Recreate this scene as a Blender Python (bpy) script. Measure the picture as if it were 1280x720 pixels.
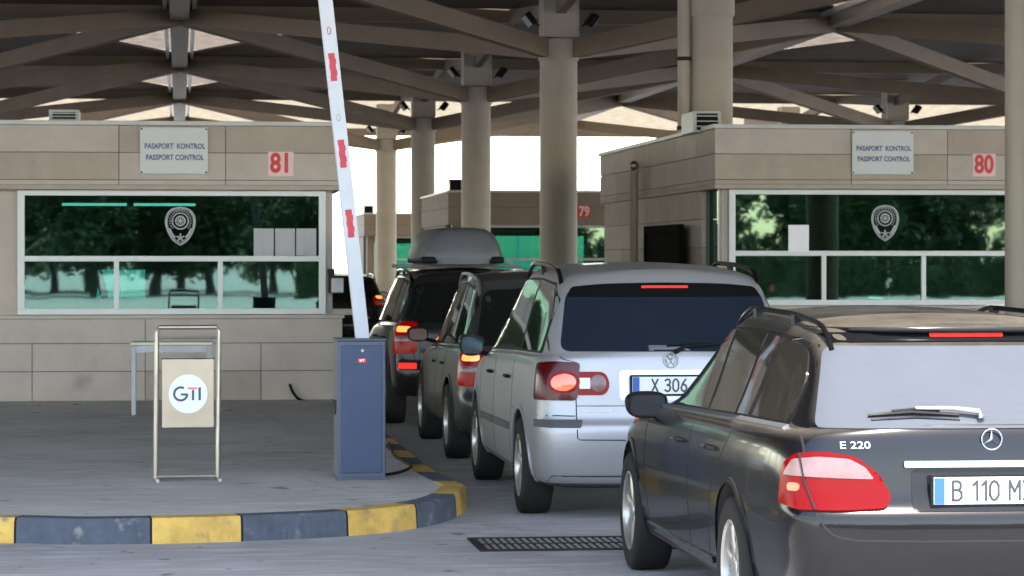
import bpy, bmesh, math, random
from mathutils import Vector, Matrix
from mathutils.bvhtree import BVHTree
random.seed(7)
PI = math.pi
for o in list(bpy.data.objects): bpy.data.objects.remove(o)
scene = bpy.context.scene
COL = scene.collection
# ------------------------------------------------------------------ camera, world, sun, exposure
FPX, PSI, HY, CH = 3440.0, 0.1202, 325.0, 1.71
cam_d = bpy.data.cameras.new('camera'); cam = bpy.data.objects.new('camera', cam_d); COL.objects.link(cam)
cam.location = (0, 0, CH); cam.rotation_euler = (PI/2, 0, -PSI)
cam_d.sensor_width = 36; cam_d.lens = FPX/1280*36; cam_d.shift_y = (HY-360)/1280
cam_d.clip_start = .1; cam_d.clip_end = 3000
cam_d.dof.use_dof = True; cam_d.dof.focus_distance = 14.5; cam_d.dof.aperture_fstop = 10
scene.camera = cam
world = bpy.data.worlds.new('World'); scene.world = world; world.use_nodes = True
wn = world.node_tree.nodes; wl = world.node_tree.links
sky = wn.new('ShaderNodeTexSky'); sky.sky_type = 'NISHITA'; sky.sun_disc = False
SUN_EL, SUN_AZ = math.radians(60), math.radians(168)     # azimuth clockwise from +Y
sky.sun_elevation = SUN_EL; sky.sun_rotation = SUN_AZ
sky.dust_density = 1.2; sky.air_density = 1.0; sky.ozone_density = 1.0
warm = wn.new('ShaderNodeVectorMath'); warm.operation = 'MULTIPLY'; warm.inputs[1].default_value = (1.0, .93, .85)
wl.new(sky.outputs[0], warm.inputs[0]); wl.new(warm.outputs[0], wn['Background'].inputs[0]); wn['Background'].inputs[1].default_value = .15
sun_d = bpy.data.lights.new('sun', 'SUN'); sun = bpy.data.objects.new('sun', sun_d); COL.objects.link(sun)
sun_d.energy = 2.0; sun_d.angle = math.radians(.5); sun_d.color = (1, .95, .87)
sdir = Vector((math.sin(SUN_AZ)*math.cos(SUN_EL), math.cos(SUN_AZ)*math.cos(SUN_EL), math.sin(SUN_EL)))
sun.rotation_euler = (-sdir).to_track_quat('-Z', 'Y').to_euler()
scene.view_settings.view_transform = 'Standard'; scene.view_settings.look = 'None'
scene.view_settings.gamma = 1; scene.view_settings.use_curve_mapping = False
scene.view_settings.exposure = 3.1
scene.render.engine = 'CYCLES'
scene.cycles.max_bounces = 10; scene.cycles.diffuse_bounces = 5; scene.cycles.transparent_max_bounces = 16

CP, SP = math.cos(PSI), math.sin(PSI)
def at(px, py, Y):                       # point of the photograph at world depth Y -> world (x, y, z)
    k = (px-640)/FPX
    X = Y*(SP+k*CP)/(CP-k*SP); D = Y*CP+X*SP
    return Vector((X, Y, CH-(py-HY)*D/FPX))
def gnd(px, py, z=0):                    # point of the photograph lying at height z
    D = FPX*(CH-z)/(py-HY); u = (px-640)/FPX*D
    return Vector((u*CP+D*SP, D*CP-u*SP, z))

# ------------------------------------------------------------------ materials
def mat(name, color=(.5,.5,.5), rough=.5, metal=0, spec=.5, coat=0, noise=None, bump=0, bscale=40, rvar=0, emit=None, dust=None, dark=None):
    m = bpy.data.materials.new(name); m.use_nodes = True
    nt = m.node_tree; N = nt.nodes; L = nt.links; b = N['Principled BSDF']
    b.inputs['Base Color'].default_value = (*color, 1); b.inputs['Roughness'].default_value = rough
    b.inputs['Metallic'].default_value = metal; b.inputs['Specular IOR Level'].default_value = spec
    b.inputs['Coat Weight'].default_value = coat; b.inputs['Coat Roughness'].default_value = .04
    tc = N.new('ShaderNodeTexCoord')
    cur = None
    if noise:
        sc, amt = noise[0], noise[1]
        n = N.new('ShaderNodeTexNoise'); n.inputs['Scale'].default_value = sc; n.inputs['Detail'].default_value = 8; n.inputs['Roughness'].default_value = .65
        L.new(tc.outputs['Object'], n.inputs['Vector'])
        r = N.new('ShaderNodeMapRange'); r.inputs[1].default_value = .3; r.inputs[2].default_value = .7
        r.inputs[3].default_value = 1-amt; r.inputs[4].default_value = 1+amt
        L.new(n.outputs[0], r.inputs[0])
        mx = N.new('ShaderNodeVectorMath'); mx.operation = 'SCALE'; mx.inputs[0].default_value = color
        L.new(r.outputs[0], mx.inputs['Scale']); cur = mx.outputs[0]
    if dark:                                    # stains: (scale, colour, threshold)
        n = N.new('ShaderNodeTexNoise'); n.inputs['Scale'].default_value = dark[0]; n.inputs['Detail'].default_value = 6
        L.new(tc.outputs['Object'], n.inputs['Vector'])
        r = N.new('ShaderNodeMapRange'); r.inputs[1].default_value = dark[2]; r.inputs[2].default_value = dark[2]+.15; L.new(n.outputs[0], r.inputs[0])
        mi = N.new('ShaderNodeMix'); mi.data_type = 'RGBA'; L.new(r.outputs[0], mi.inputs[0])
        if cur: L.new(cur, mi.inputs[6])
        else: mi.inputs[6].default_value = (*color, 1)
        mi.inputs[7].default_value = (*dark[1], 1); cur = mi.outputs[2]
    if cur: L.new(cur, b.inputs['Base Color'])
    if bump:
        n = N.new('ShaderNodeTexNoise'); n.inputs['Scale'].default_value = bscale; n.inputs['Detail'].default_value = 6
        L.new(tc.outputs['Object'], n.inputs['Vector'])
        bp = N.new('ShaderNodeBump'); bp.inputs['Strength'].default_value = bump; bp.inputs['Distance'].default_value = .01
        L.new(n.outputs[0], bp.inputs['Height']); L.new(bp.outputs[0], b.inputs['Normal'])
    if rvar:
        n = N.new('ShaderNodeTexNoise'); n.inputs['Scale'].default_value = 6; n.inputs['Detail'].default_value = 7
        L.new(tc.outputs['Object'], n.inputs['Vector'])
        r = N.new('ShaderNodeMapRange'); r.inputs[1].default_value = .3; r.inputs[2].default_value = .7
        r.inputs[3].default_value = max(.01, rough-rvar); r.inputs[4].default_value = rough+rvar
        L.new(n.outputs[0], r.inputs[0]); L.new(r.outputs[0], b.inputs['Roughness'])
    if emit:
        b.inputs['Emission Color'].default_value = (*emit[0], 1); b.inputs['Emission Strength'].default_value = emit[1]
    if dust:                                    # (colour, amount): a film of dry dust over paint or glass
        d = N.new('ShaderNodeBsdfDiffuse'); d.inputs[0].default_value = (*dust[0], 1)
        n = N.new('ShaderNodeTexNoise'); n.inputs['Scale'].default_value = 3.2; n.inputs['Detail'].default_value = 10; n.inputs['Roughness'].default_value = .7
        L.new(tc.outputs['Object'], n.inputs['Vector'])
        r = N.new('ShaderNodeMapRange'); r.inputs[1].default_value = .25; r.inputs[2].default_value = .75
        flat = name == 'car_glass_dusty'
        r.inputs[3].default_value = dust[1]*(.88 if flat else .55); r.inputs[4].default_value = dust[1]*(1.12 if flat else 1.45); L.new(n.outputs[0], r.inputs[0])
        f = r.outputs[0]
        if flat:                                # fine heater lines printed in the glass
            wv = N.new('ShaderNodeTexWave'); wv.bands_direction = 'Z'; wv.inputs['Scale'].default_value = 9.5; wv.inputs['Distortion'].default_value = 0; L.new(tc.outputs['Object'], wv.inputs['Vector'])
            wr = N.new('ShaderNodeMapRange'); wr.inputs[1].default_value = .93; wr.inputs[2].default_value = 1; wr.inputs[3].default_value = 1; wr.inputs[4].default_value = .90; L.new(wv.outputs['Fac'], wr.inputs[0])
            w2_ = N.new('ShaderNodeMath'); w2_.operation = 'MULTIPLY'; L.new(f, w2_.inputs[0]); L.new(wr.outputs[0], w2_.inputs[1]); f = w2_.outputs[0]
        if len(dust) > 2:                       # more dust where the surface faces up
            g = N.new('ShaderNodeNewGeometry'); s = N.new('ShaderNodeSeparateXYZ'); L.new(g.outputs['Normal'], s.inputs[0])
            r2 = N.new('ShaderNodeMapRange'); r2.inputs[1].default_value = .45; r2.inputs[2].default_value = .95
            r2.inputs[3].default_value = 1; r2.inputs[4].default_value = dust[2]; L.new(s.outputs[2], r2.inputs[0])
            mm = N.new('ShaderNodeMath'); mm.operation = 'MULTIPLY'; mm.use_clamp = True; L.new(f, mm.inputs[0]); L.new(r2.outputs[0], mm.inputs[1]); f = mm.outputs[0]
        ms = N.new('ShaderNodeMixShader'); L.new(f, ms.inputs[0]); L.new(b.outputs[0], ms.inputs[1]); L.new(d.outputs[0], ms.inputs[2])
        L.new(ms.outputs[0], N['Material Output'].inputs[0])
    return m
M = {}
M['stone'] = mat('stone_cladding', (.375,.312,.262), .7, noise=(1.6,.12), bump=.25, bscale=60, dark=(.9,(.25,.22,.195),.62))
M['stone2'] = mat('stone_cladding_light', (.44,.38,.335), .7, noise=(2.2,.10), bump=.25, bscale=60, dark=(1.3,(.29,.26,.235),.64))
M['stone_far'] = mat('stone_cladding_brown', (.21,.165,.135), .75, noise=(1.6,.12), bump=.2)
M['joint'] = mat('dark_joint', (.07,.06,.055), .9)
M['cap'] = mat('parapet_metal', (.48,.48,.47), .45, noise=(2,.1))
M['alu'] = mat('white_aluminium', (.62,.64,.64), .35, noise=(3,.04))
M['alu_dim'] = mat('grey_aluminium', (.42,.44,.43), .4, noise=(3,.05))
M['steel'] = mat('brushed_steel', (.34,.30,.25), .38, metal=.85, rvar=.1)
M['steel_dull'] = mat('dull_steel', (.33,.33,.34), .5, metal=.6, rvar=.1)
M['black'] = mat('black_plastic', (.006,.006,.007), .55, spec=.12, rvar=.1)
M['matte'] = mat('matte_black_paint', (.008,.0075,.007), .95, spec=.02)
M['blackg'] = mat('gloss_black', (.005,.005,.006), .15, spec=.2)
M['darkmetal'] = mat('dark_metal', (.018,.016,.014), .6, spec=.25)
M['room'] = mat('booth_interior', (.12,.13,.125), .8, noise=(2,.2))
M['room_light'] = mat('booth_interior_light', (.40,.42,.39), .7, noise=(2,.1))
M['concrete'] = mat('island_concrete', (.36,.345,.33), .85, noise=(1.1,.20), bump=.35, bscale=90, dark=(.55,(.28,.27,.26),.56))
M['column'] = mat('column_paint', (.39,.345,.285), .6, noise=(1.5,.08), bump=.08, bscale=20, dark=(.8,(.27,.245,.21),.62))
M['beam'] = mat('steel_beam_paint', (.20,.150,.100), .6, noise=(1.2,.15))
M['panel'] = mat('roof_panel_brown', (.085,.058,.038), .75, noise=(.8,.25))
M['sign'] = mat('sign_white', (.52,.54,.54), .4, noise=(4,.04))
M['ink'] = mat('sign_blue_ink', (.07,.10,.22), .6)
M['pink'] = mat('number_plate_pink', (.72,.50,.48), .5)
M['red'] = mat('number_red', (.55,.03,.035), .5)
M['paper'] = mat('paper', (.80,.79,.82), .8, noise=(9,.04))
M['barrier'] = mat('barrier_blue_paint', (.030,.050,.105), .45, spec=.3, noise=(5,.10), rvar=.08, dust=((.2,.2,.21),.06))
M['barrier_edge'] = mat('barrier_grey_edge', (.050,.060,.095), .45, noise=(5,.1))
M['boom'] = mat('boom_white', (.44,.455,.49), .4, noise=(4,.05))
M['boomred'] = mat('boom_red', (.42,.02,.035), .5, noise=(25,.25))
M['k_yel'] = mat('kerb_yellow', (.47,.295,.060), .75, noise=(5,.28), bump=.4, bscale=50, dark=(9,(.22,.17,.09),.57))
M['k_blk'] = mat('kerb_dark', (.052,.062,.082), .8, noise=(7,.25), bump=.4, bscale=50, dark=(9,(.17,.165,.16),.60))
M['rubber'] = mat('tyre_rubber', (.009,.009,.0095), .8, spec=.2, noise=(12,.2), bump=.2, dust=((.12,.10,.09),.05))
M['liner'] = mat('wheel_arch_liner', (.010,.010,.010), .9)
M['rim'] = mat('alloy_rim', (.36,.36,.36), .32, metal=.8, rvar=.08, dust=((.2,.18,.15),.22))
M['rim_dark'] = mat('rim_barrel', (.10,.10,.10), .5, metal=.6)
M['chrome'] = mat('chrome', (.30,.31,.33), .12, metal=1)
M['satin'] = mat('satin_silver', (.32,.33,.34), .3, metal=.8)
M['p_dark'] = mat('paint_dark_grey', (.0036,.0038,.0050), .16, metal=0, spec=.16, coat=.25, noise=(200,.2), dust=((.13,.115,.09),.010,40))
M['p_silver'] = mat('paint_silver', (.25,.255,.272), .36, metal=.5, spec=.3, coat=.3, noise=(250,.12), dust=((.24,.215,.19),.14,3.2))
M['p_grey'] = mat('paint_charcoal', (.016,.017,.018), .28, metal=.1, spec=.12, coat=.20, dust=((.2,.19,.17),.05,3))
M['p_black'] = mat('paint_black', (.004,.004,.005), .18, spec=.1, coat=.15, dust=((.2,.19,.17),.03,2))
M['g_dark'] = mat('car_glass_dark', (.004,.005,.005), .03, spec=.45, dust=((.2,.19,.17),.012))
M['g_side'] = mat('car_glass_side', (.008,.008,.007), .04, spec=.7, dust=((.20,.18,.14),.05))
M['mirror_blue'] = mat('mirror_blue', (.05,.07,.09), .10, metal=1)
M['bglass_clear'] = None
M['mirror_dark'] = mat('mirror_dark', (.008,.008,.012), .25, spec=.3)
M['g_blue'] = mat('car_glass_tinted', (.004,.007,.014), .05, spec=.35, dust=((.12,.15,.20),.045))
M['g_dust'] = mat('car_glass_dusty', (.03,.035,.045), .10, spec=.4, dust=((.20,.212,.235),.19))
M['l_red'] = mat('lamp_red', (.085,.0012,.0016), .14, spec=.08, coat=.04, bump=.06, bscale=90, emit=((1,.01,.01),.016))
M['l_redd'] = mat('lamp_red_dark', (.05,.001,.002), .15, spec=.2, coat=.1, bump=.06, bscale=90)
M['l_lit'] = mat('lamp_lit', (.30,.05,.02), .2, coat=.6, emit=((1,.12,.03),.11))
M['l_hot'] = mat('lamp_bright', (.45,.16,.05), .2, emit=((1,.32,.08),.20))
M['l_clear'] = mat('lamp_clear', (.14,.085,.085), .15, spec=.3, coat=.1, bump=.12, bscale=90, noise=(14,.15))
M['l_brk'] = mat('brake_led', (.7,.03,.02), .3, emit=((1,.03,.02),.07))
M['l_orange'] = mat('lamp_orange', (.09,.028,.010), .25, coat=.1, emit=((1,.3,.05),.0))
M['plate'] = mat('plate_white', (.50,.52,.54), .35)
M['plateblue'] = mat('plate_blue', (.015,.07,.27), .35)
M['plateink'] = mat('plate_ink', (.02,.02,.025), .5)
M['trim'] = mat('rub_strip', (.035,.037,.042), .6)
M['gap'] = mat('panel_gap', (.004,.004,.004), .9)
M['box'] = mat('roof_box_grey', (.10,.105,.118), .38, spec=.3, noise=(3,.06), dust=((.2,.19,.17),.06))
M['tube'] = mat('fluorescent_tube', (.9,1,.95), .5, emit=((.75,1,.88),.45))
M['led'] = mat('led_red', (.9,.05,.05), .5, emit=((1,.05,.08),.3))
M['gapwhite'] = mat('sky_gap_glow', (1,1,1), .5, emit=((1,1,1),.3))  # glow imitating bright sky in a gap
M['vest'] = mat('hi_vis_yellow', (.55,.42,.03), .8, noise=(20,.2))
M['skin'] = mat('skin', (.42,.25,.17), .55); M['hair'] = mat('hair', (.02,.015,.012), .6); M['cloth'] = mat('dark_cloth', (.03,.035,.05), .9)
M['bark'] = mat('bark', (.09,.065,.045), .9, noise=(6,.3), bump=.6, bscale=20)
M['leaf'] = mat('foliage', (.055,.085,.028), .7, noise=(.8,.45))
def road_mat(name='road_surface', col=(.325,.318,.318), dk=(.25,.25,.26), lt=(.43,.425,.43,1)):
    m = mat(name, col, .8, noise=(.7,.22), bump=.5, bscale=120, dark=(.35,dk,.54))
    nt = m.node_tree; N = nt.nodes; L = nt.links; b = N['Principled BSDF']
    src = b.inputs['Base Color'].links[0].from_socket
    tc = N.new('ShaderNodeTexCoord'); mp = N.new('ShaderNodeMapping'); mp.inputs['Scale'].default_value = (1.2,5,1); L.new(tc.outputs['Object'], mp.inputs[0])
    n = N.new('ShaderNodeTexNoise'); n.inputs['Scale'].default_value = 1.6; n.inputs['Detail'].default_value = 9; L.new(mp.outputs[0], n.inputs['Vector'])
    r = N.new('ShaderNodeMapRange'); r.inputs[1].default_value = .52; r.inputs[2].default_value = .70; L.new(n.outputs[0], r.inputs[0])
    mi = N.new('ShaderNodeMix'); mi.data_type = 'RGBA'; L.new(r.outputs[0], mi.inputs[0]); L.new(src, mi.inputs[6]); mi.inputs[7].default_value = lt
    # hairline cracks and dark drips
    wn_ = N.new('ShaderNodeTexNoise'); wn_.inputs['Scale'].default_value = 2.2; wn_.inputs['Detail'].default_value = 6; L.new(tc.outputs['Object'], wn_.inputs['Vector'])
    wm = N.new('ShaderNodeMix'); wm.data_type = 'VECTOR'; wm.inputs[0].default_value = .28; L.new(tc.outputs['Object'], wm.inputs[4]); L.new(wn_.outputs['Color'], wm.inputs[5])
    vo = N.new('ShaderNodeTexVoronoi'); vo.feature = 'DISTANCE_TO_EDGE'; vo.inputs['Scale'].default_value = .38; L.new(wm.outputs[1], vo.inputs['Vector'])
    cr = N.new('ShaderNodeMapRange'); cr.inputs[1].default_value = .0; cr.inputs[2].default_value = .009; cr.inputs[3].default_value = .84; cr.inputs[4].default_value = 1; L.new(vo.outputs['Distance'], cr.inputs[0])
    sp = N.new('ShaderNodeTexNoise'); sp.inputs['Scale'].default_value = 5; sp.inputs['Detail'].default_value = 3; L.new(tc.outputs['Object'], sp.inputs['Vector'])
    sr = N.new('ShaderNodeMapRange'); sr.inputs[1].default_value = .66; sr.inputs[2].default_value = .72; sr.inputs[3].default_value = 1; sr.inputs[4].default_value = .45; L.new(sp.outputs[0], sr.inputs[0])
    mu = N.new('ShaderNodeMath'); mu.operation = 'MULTIPLY'; L.new(cr.outputs[0], mu.inputs[0]); L.new(sr.outputs[0], mu.inputs[1])
    vs_ = N.new('ShaderNodeVectorMath'); vs_.operation = 'SCALE'; L.new(mi.outputs[2], vs_.inputs[0]); L.new(mu.outputs[0], vs_.inputs['Scale'])
    L.new(vs_.outputs[0], b.inputs['Base Color']); return m
M['road'] = road_mat(); M['concrete'] = road_mat('island_concrete_worn', (.42,.40,.375), (.34,.325,.305), (.50,.48,.455,1))
def booth_glass(name, tint, refl):
    m = bpy.data.materials.new(name); m.use_nodes = True; N = m.node_tree.nodes; L = m.node_tree.links
    for n in list(N):
        if n.type != 'OUTPUT_MATERIAL': N.remove(n)
    t = N.new('ShaderNodeBsdfTransparent'); t.inputs[0].default_value = (*tint, 1)
    g = N.new('ShaderNodeBsdfGlossy'); g.inputs[0].default_value = (.50,.80,.68,1); g.inputs['Roughness'].default_value = .015
    lw = N.new('ShaderNodeLayerWeight'); lw.inputs[0].default_value = .25
    mr = N.new('ShaderNodeMapRange'); mr.inputs[3].default_value = refl; mr.inputs[4].default_value = .9; L.new(lw.outputs['Fresnel'], mr.inputs[0])
    tc = N.new('ShaderNodeTexCoord'); nz = N.new('ShaderNodeTexNoise'); nz.inputs['Scale'].default_value = 1.3; L.new(tc.outputs['Object'], nz.inputs['Vector'])
    bp = N.new('ShaderNodeBump'); bp.inputs['Strength'].default_value = .03; bp.inputs['Distance'].default_value = .02; L.new(nz.outputs[0], bp.inputs['Height']); L.new(bp.outputs[0], g.inputs['Normal'])
    ms = N.new('ShaderNodeMixShader'); L.new(mr.outputs[0], ms.inputs[0]); L.new(t.outputs[0], ms.inputs[1]); L.new(g.outputs[0], ms.inputs[2])
    L.new(ms.outputs[0], N['Material Output'].inputs[0]); return m
M['bglass'] = booth_glass('green_booth_glass', (.20,.42,.38), .13)
M['bglass_clear'] = booth_glass('rear_booth_glass', (.55,.86,.78), .08)
def translucent(name, col):
    m = bpy.data.materials.new(name); m.use_nodes = True; N = m.node_tree.nodes; L = m.node_tree.links
    for n in list(N):
        if n.type != 'OUTPUT_MATERIAL': N.remove(n)
    tc = N.new('ShaderNodeTexCoord'); nz = N.new('ShaderNodeTexNoise'); nz.inputs['Scale'].default_value = 3; nz.inputs['Detail'].default_value = 8; L.new(tc.outputs['Object'], nz.inputs['Vector'])
    r = N.new('ShaderNodeMapRange'); r.inputs[1].default_value = .3; r.inputs[2].default_value = .7; r.inputs[3].default_value = .7; r.inputs[4].default_value = 1.25; L.new(nz.outputs[0], r.inputs[0])
    v = N.new('ShaderNodeVectorMath'); v.operation = 'SCALE'; v.inputs[0].default_value = col; L.new(r.outputs[0], v.inputs['Scale'])
    t = N.new('ShaderNodeBsdfTranslucent'); L.new(v.outputs[0], t.inputs[0])
    d = N.new('ShaderNodeBsdfDiffuse'); L.new(v.outputs[0], d.inputs[0])
    ms = N.new('ShaderNodeMixShader'); ms.inputs[0].default_value = .35; L.new(t.outputs[0], ms.inputs[1]); L.new(d.outputs[0], ms.inputs[2])
    L.new(ms.outputs[0], N['Material Output'].inputs[0]); return m
M['skylight'] = translucent('dirty_skylight', (.10,.082,.065)); M['skylight_far'] = translucent('cream_skylight', (.18,.152,.108))

# ------------------------------------------------------------------ mesh helpers
def link(name, bm, m, parent=None, smooth=False, bevel=0, loc=None, angle=40):
    me = bpy.data.meshes.new(name); bm.normal_update()
    if smooth:
        for f in bm.faces: f.smooth = True
        for e in bm.edges:
            if len(e.link_faces) == 2 and e.calc_face_angle(0) > math.radians(angle): e.smooth = False
    bm.to_mesh(me); bm.free()
    for x in (m if isinstance(m, (list, tuple)) else [m]): me.materials.append(M[x] if isinstance(x, str) else x)
    o = bpy.data.objects.new(name, me); COL.objects.link(o)
    if parent: o.parent = parent
    if loc is not None: o.location = loc
    if bevel:
        b = o.modifiers.new('bevel', 'BEVEL'); b.width = bevel; b.segments = 2; b.limit_method = 'ANGLE'; b.angle_limit = math.radians(50)
        b.harden_normals = False
    return o
def thing(name, label, cat, loc=(0,0,0), rz=0, group=None):
    o = bpy.data.objects.new(name, None); COL.objects.link(o); o.location = loc; o.rotation_euler = (0,0,rz); o.empty_display_size = .2
    o['label'] = label; o['category'] = cat
    if group: o['group'] = group
    return o
def tag(o, label=None, cat=None, group=None, kind=None):
    if label: o['label'] = label
    if cat: o['category'] = cat
    if group: o['group'] = group
    if kind: o['kind'] = kind
    return o
def box(bm, x0, x1, y0, y1, z0, z1, mi=0, mx=None):
    vs = [bm.verts.new(Vector((x, y, z))) for x in (x0,x1) for y in (y0,y1) for z in (z0,z1)]
    if mx is not None:
        for v in vs: v.co = mx @ v.co
    fs = []
    for q in ((0,1,3,2),(4,6,7,5),(0,4,5,1),(2,3,7,6),(0,2,6,4),(1,5,7,3)):
        f = bm.faces.new([vs[i] for i in q]); f.material_index = mi; fs.append(f)
    return fs
def beam_between(bm, a, b, w, h, mi=0):
    a, b = Vector(a), Vector(b); d = b-a; L = d.length
    q = d.to_track_quat('Y', 'Z').to_matrix().to_4x4(); q.translation = a
    box(bm, -w/2, w/2, 0, L, -h/2, h/2, mi, q)
def tube(bm, pts, r, n=10, mi=0, close=False):
    pts = [Vector(p) for p in pts]; rings = []; up = Vector((0,0,1))
    for i, p in enumerate(pts):
        a = pts[i-1] if i else (pts[-1] if close else p); b = pts[(i+1) % len(pts)] if (i < len(pts)-1 or close) else p
        d = (b-a).normalized()
        s = d.cross(up) if abs(d.dot(up)) < .95 else d.cross(Vector((0,1,0)))
        s.normalize(); t = s.cross(d).normalized(); rr = r[i] if isinstance(r, (list,tuple)) else r
        rings.append([bm.verts.new(p+(s*math.cos(2*PI*k/n)+t*math.sin(2*PI*k/n))*rr) for k in range(n)])
    R = len(rings)
    for i in range(R if close else R-1):
        A, B = rings[i], rings[(i+1) % R]
        for k in range(n):
            f = bm.faces.new((A[k], A[(k+1)%n], B[(k+1)%n], B[k])); f.material_index = mi
    if not close:
        bm.faces.new(rings[0][::-1]).material_index = mi; bm.faces.new(rings[-1]).material_index = mi
def lathe(bm, prof, n=40, mi=0, axis='x', mx=None):      # prof: (offset along axis, radius)
    rings = []
    for a, r in prof:
        ring = []
        for k in range(n):
            t = 2*PI*k/n
            co = Vector((a, r*math.cos(t), r*math.sin(t))) if axis == 'x' else Vector((r*math.cos(t), r*math.sin(t), a))
            if mx is not None: co = mx @ co
            ring.append(bm.verts.new(co))
        rings.append(ring)
    for A, B in zip(rings, rings[1:]):
        for k in range(n):
            f = bm.faces.new((A[k], A[(k+1)%n], B[(k+1)%n], B[k])); f.material_index = mi
    for R in (rings[0], rings[-1]):
        bm.faces.new(R).material_index = mi
    bmesh.ops.recalc_face_normals(bm, faces=bm.faces)
def rounded(pts, r, n=5):
    out = []; N = len(pts)
    for i in range(N):
        p = Vector(pts[i][:2]); a = Vector(pts[i-1][:2]); b = Vector(pts[(i+1)%N][:2])
        rr = r[i] if isinstance(r, (list,tuple)) else r
        if rr <= 0: out.append((p.x, p.y)); continue
        da, db = a-p, b-p; k = min(rr, da.length*.49, db.length*.49)
        A = p+da.normalized()*k; B = p+db.normalized()*k
        for j in range(n+1):
            t = j/n; q = A*(1-t)**2+p*2*t*(1-t)+B*t*t; out.append((q.x, q.y))
    return out
def strip_poly(path, w):
    L, R = [], []
    for i, p in enumerate(path):
        a = Vector(path[max(0,i-1)]); b = Vector(path[min(len(path)-1,i+1)]); d = (b-a).normalized(); n = Vector((-d.y, d.x))*w/2
        L.append(tuple(Vector(p)+n)); R.append(tuple(Vector(p)-n))
    return L+R[::-1]
def curve_pts(pts, n=8):                                  # Catmull-Rom through points
    P = [Vector(p) for p in pts]; P = [P[0]*2-P[1]]+P+[P[-1]*2-P[-2]]; out = []
    for i in range(1, len(P)-2):
        for j in range(n):
            t = j/n; a,b,c,d = P[i-1:i+3]
            out.append(.5*((2*b)+(-a+c)*t+(2*a-5*b+4*c-d)*t*t+(-a+3*b-3*c+d)*t**3))
    out.append(P[-2]); return out
def ellipse(cx, cy, rx, ry, n=28): return [(cx+rx*math.cos(2*PI*k/n), cy+ry*math.sin(2*PI*k/n)) for k in range(n)]
def flat_patch(poly, res=None):
    bm = bmesh.new(); vs = [bm.verts.new((p[0], p[1], 0)) for p in poly]; bm.faces.new(vs)
    if res:
        for ax in (0, 1):
            lo = min(p[ax] for p in poly); hi = max(p[ax] for p in poly); n = int((hi-lo)/res)
            for k in range(1, n+1):
                c = [0,0,0]; c[ax] = lo+(hi-lo)*k/(n+1); nn = [0,0,0]; nn[ax] = 1
                bmesh.ops.bisect_plane(bm, geom=bm.verts[:]+bm.edges[:]+bm.faces[:], plane_co=c, plane_no=nn, dist=1e-6)
    bmesh.ops.triangulate(bm, faces=[f for f in bm.faces if len(f.verts) > 4])
    return bm
def text_bm(s, size, extrude=.002, bold=0, sx=1, res=3):  # centred text in the XZ plane facing -Y
    c = bpy.data.curves.new('t', 'FONT'); c.body = s; c.size = size; c.align_x = 'CENTER'; c.align_y = 'CENTER'; c.offset = bold; c.resolution_u = res
    c.extrude = extrude
    o = bpy.data.objects.new('t', c); COL.objects.link(o)
    me = bpy.data.meshes.new_from_object(o.evaluated_get(bpy.context.evaluated_depsgraph_get()))
    bpy.data.objects.remove(o); bm = bmesh.new(); bm.from_mesh(me)
    for v in bm.verts: v.co = Vector((v.co.x*sx, -v.co.z, v.co.y))
    return bm
STROKES = {'0':[[(.0,.25),(.0,.75),(.12,.95),(.25,1),(.38,.95),(.5,.75),(.5,.25),(.38,.05),(.25,0),(.12,.05),(0,.25)]],'1':[[(.05,.78),(.28,1),(.28,0)]],
'3':[[(.02,.88),(.2,1),(.4,.96),(.48,.78),(.4,.58),(.2,.53)],[(.2,.53),(.42,.48),(.5,.27),(.4,.05),(.2,0),(.0,.12)]],'6':[[(.42,1),(.15,.65),(.0,.3),(.08,.07),(.25,0),(.42,.07),(.5,.28),(.42,.5),(.25,.57),(.1,.5)]],
'B':[[(0,0),(0,1),(.3,1),(.45,.9),(.45,.64),(.3,.54),(0,.54)],[(.3,.54),(.5,.42),(.5,.14),(.34,0),(0,0)]],'M':[[(0,0),(0,1),(.3,.42),(.6,1),(.6,0)]],'X':[[(0,0),(.52,1)],[(0,1),(.52,0)]],' ':[]}
def stroke_text(s, h, w=.13, sx=1.0):
    bm = bmesh.new(); x = 0; n_ = 0
    for ch in s:
        wd = 0
        for st in STROKES[ch]:
            for a, b in zip(st, st[1:]):
                A = Vector((a[0]*sx, a[1])); B = Vector((b[0]*sx, b[1])); d = (B-A).normalized()*w*.35; n = Vector((-d.y, d.x)).normalized()*w/2
                n_ += 1; y = -.0008-.00006*(n_ % 9)
                bm.faces.new([bm.verts.new(((x+q.x)*h, y, q.y*h)) for q in (A-d+n, A-d-n, B+d-n, B+d+n)])
            wd = max(wd, max(p[0] for p in st)*sx)
        x += (wd if wd else .16)+.22
    return bm
def skin_obj(name, joints, edges, radii, m, parent=None, lev=2):
    me = bpy.data.meshes.new(name); me.from_pydata(joints, edges, []); o = bpy.data.objects.new(name, me); COL.objects.link(o)
    s = o.modifiers.new('skin', 'SKIN')
    for v, r in zip(me.skin_vertices[0].data, radii): v.radius = (r, r) if not isinstance(r, tuple) else r
    me.skin_vertices[0].data[0].use_root = True
    u = o.modifiers.new('sub', 'SUBSURF'); u.levels = lev; u.render_levels = lev
    me2 = bpy.data.meshes.new_from_object(o.evaluated_get(bpy.context.evaluated_depsgraph_get()))
    bpy.data.objects.remove(o); o = bpy.data.objects.new(name, me2); COL.objects.link(o)
    me2.materials.clear(); me2.materials.append(M[m])
    for p in me2.polygons: p.use_smooth = True
    if parent: o.parent = parent
    return o
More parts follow.
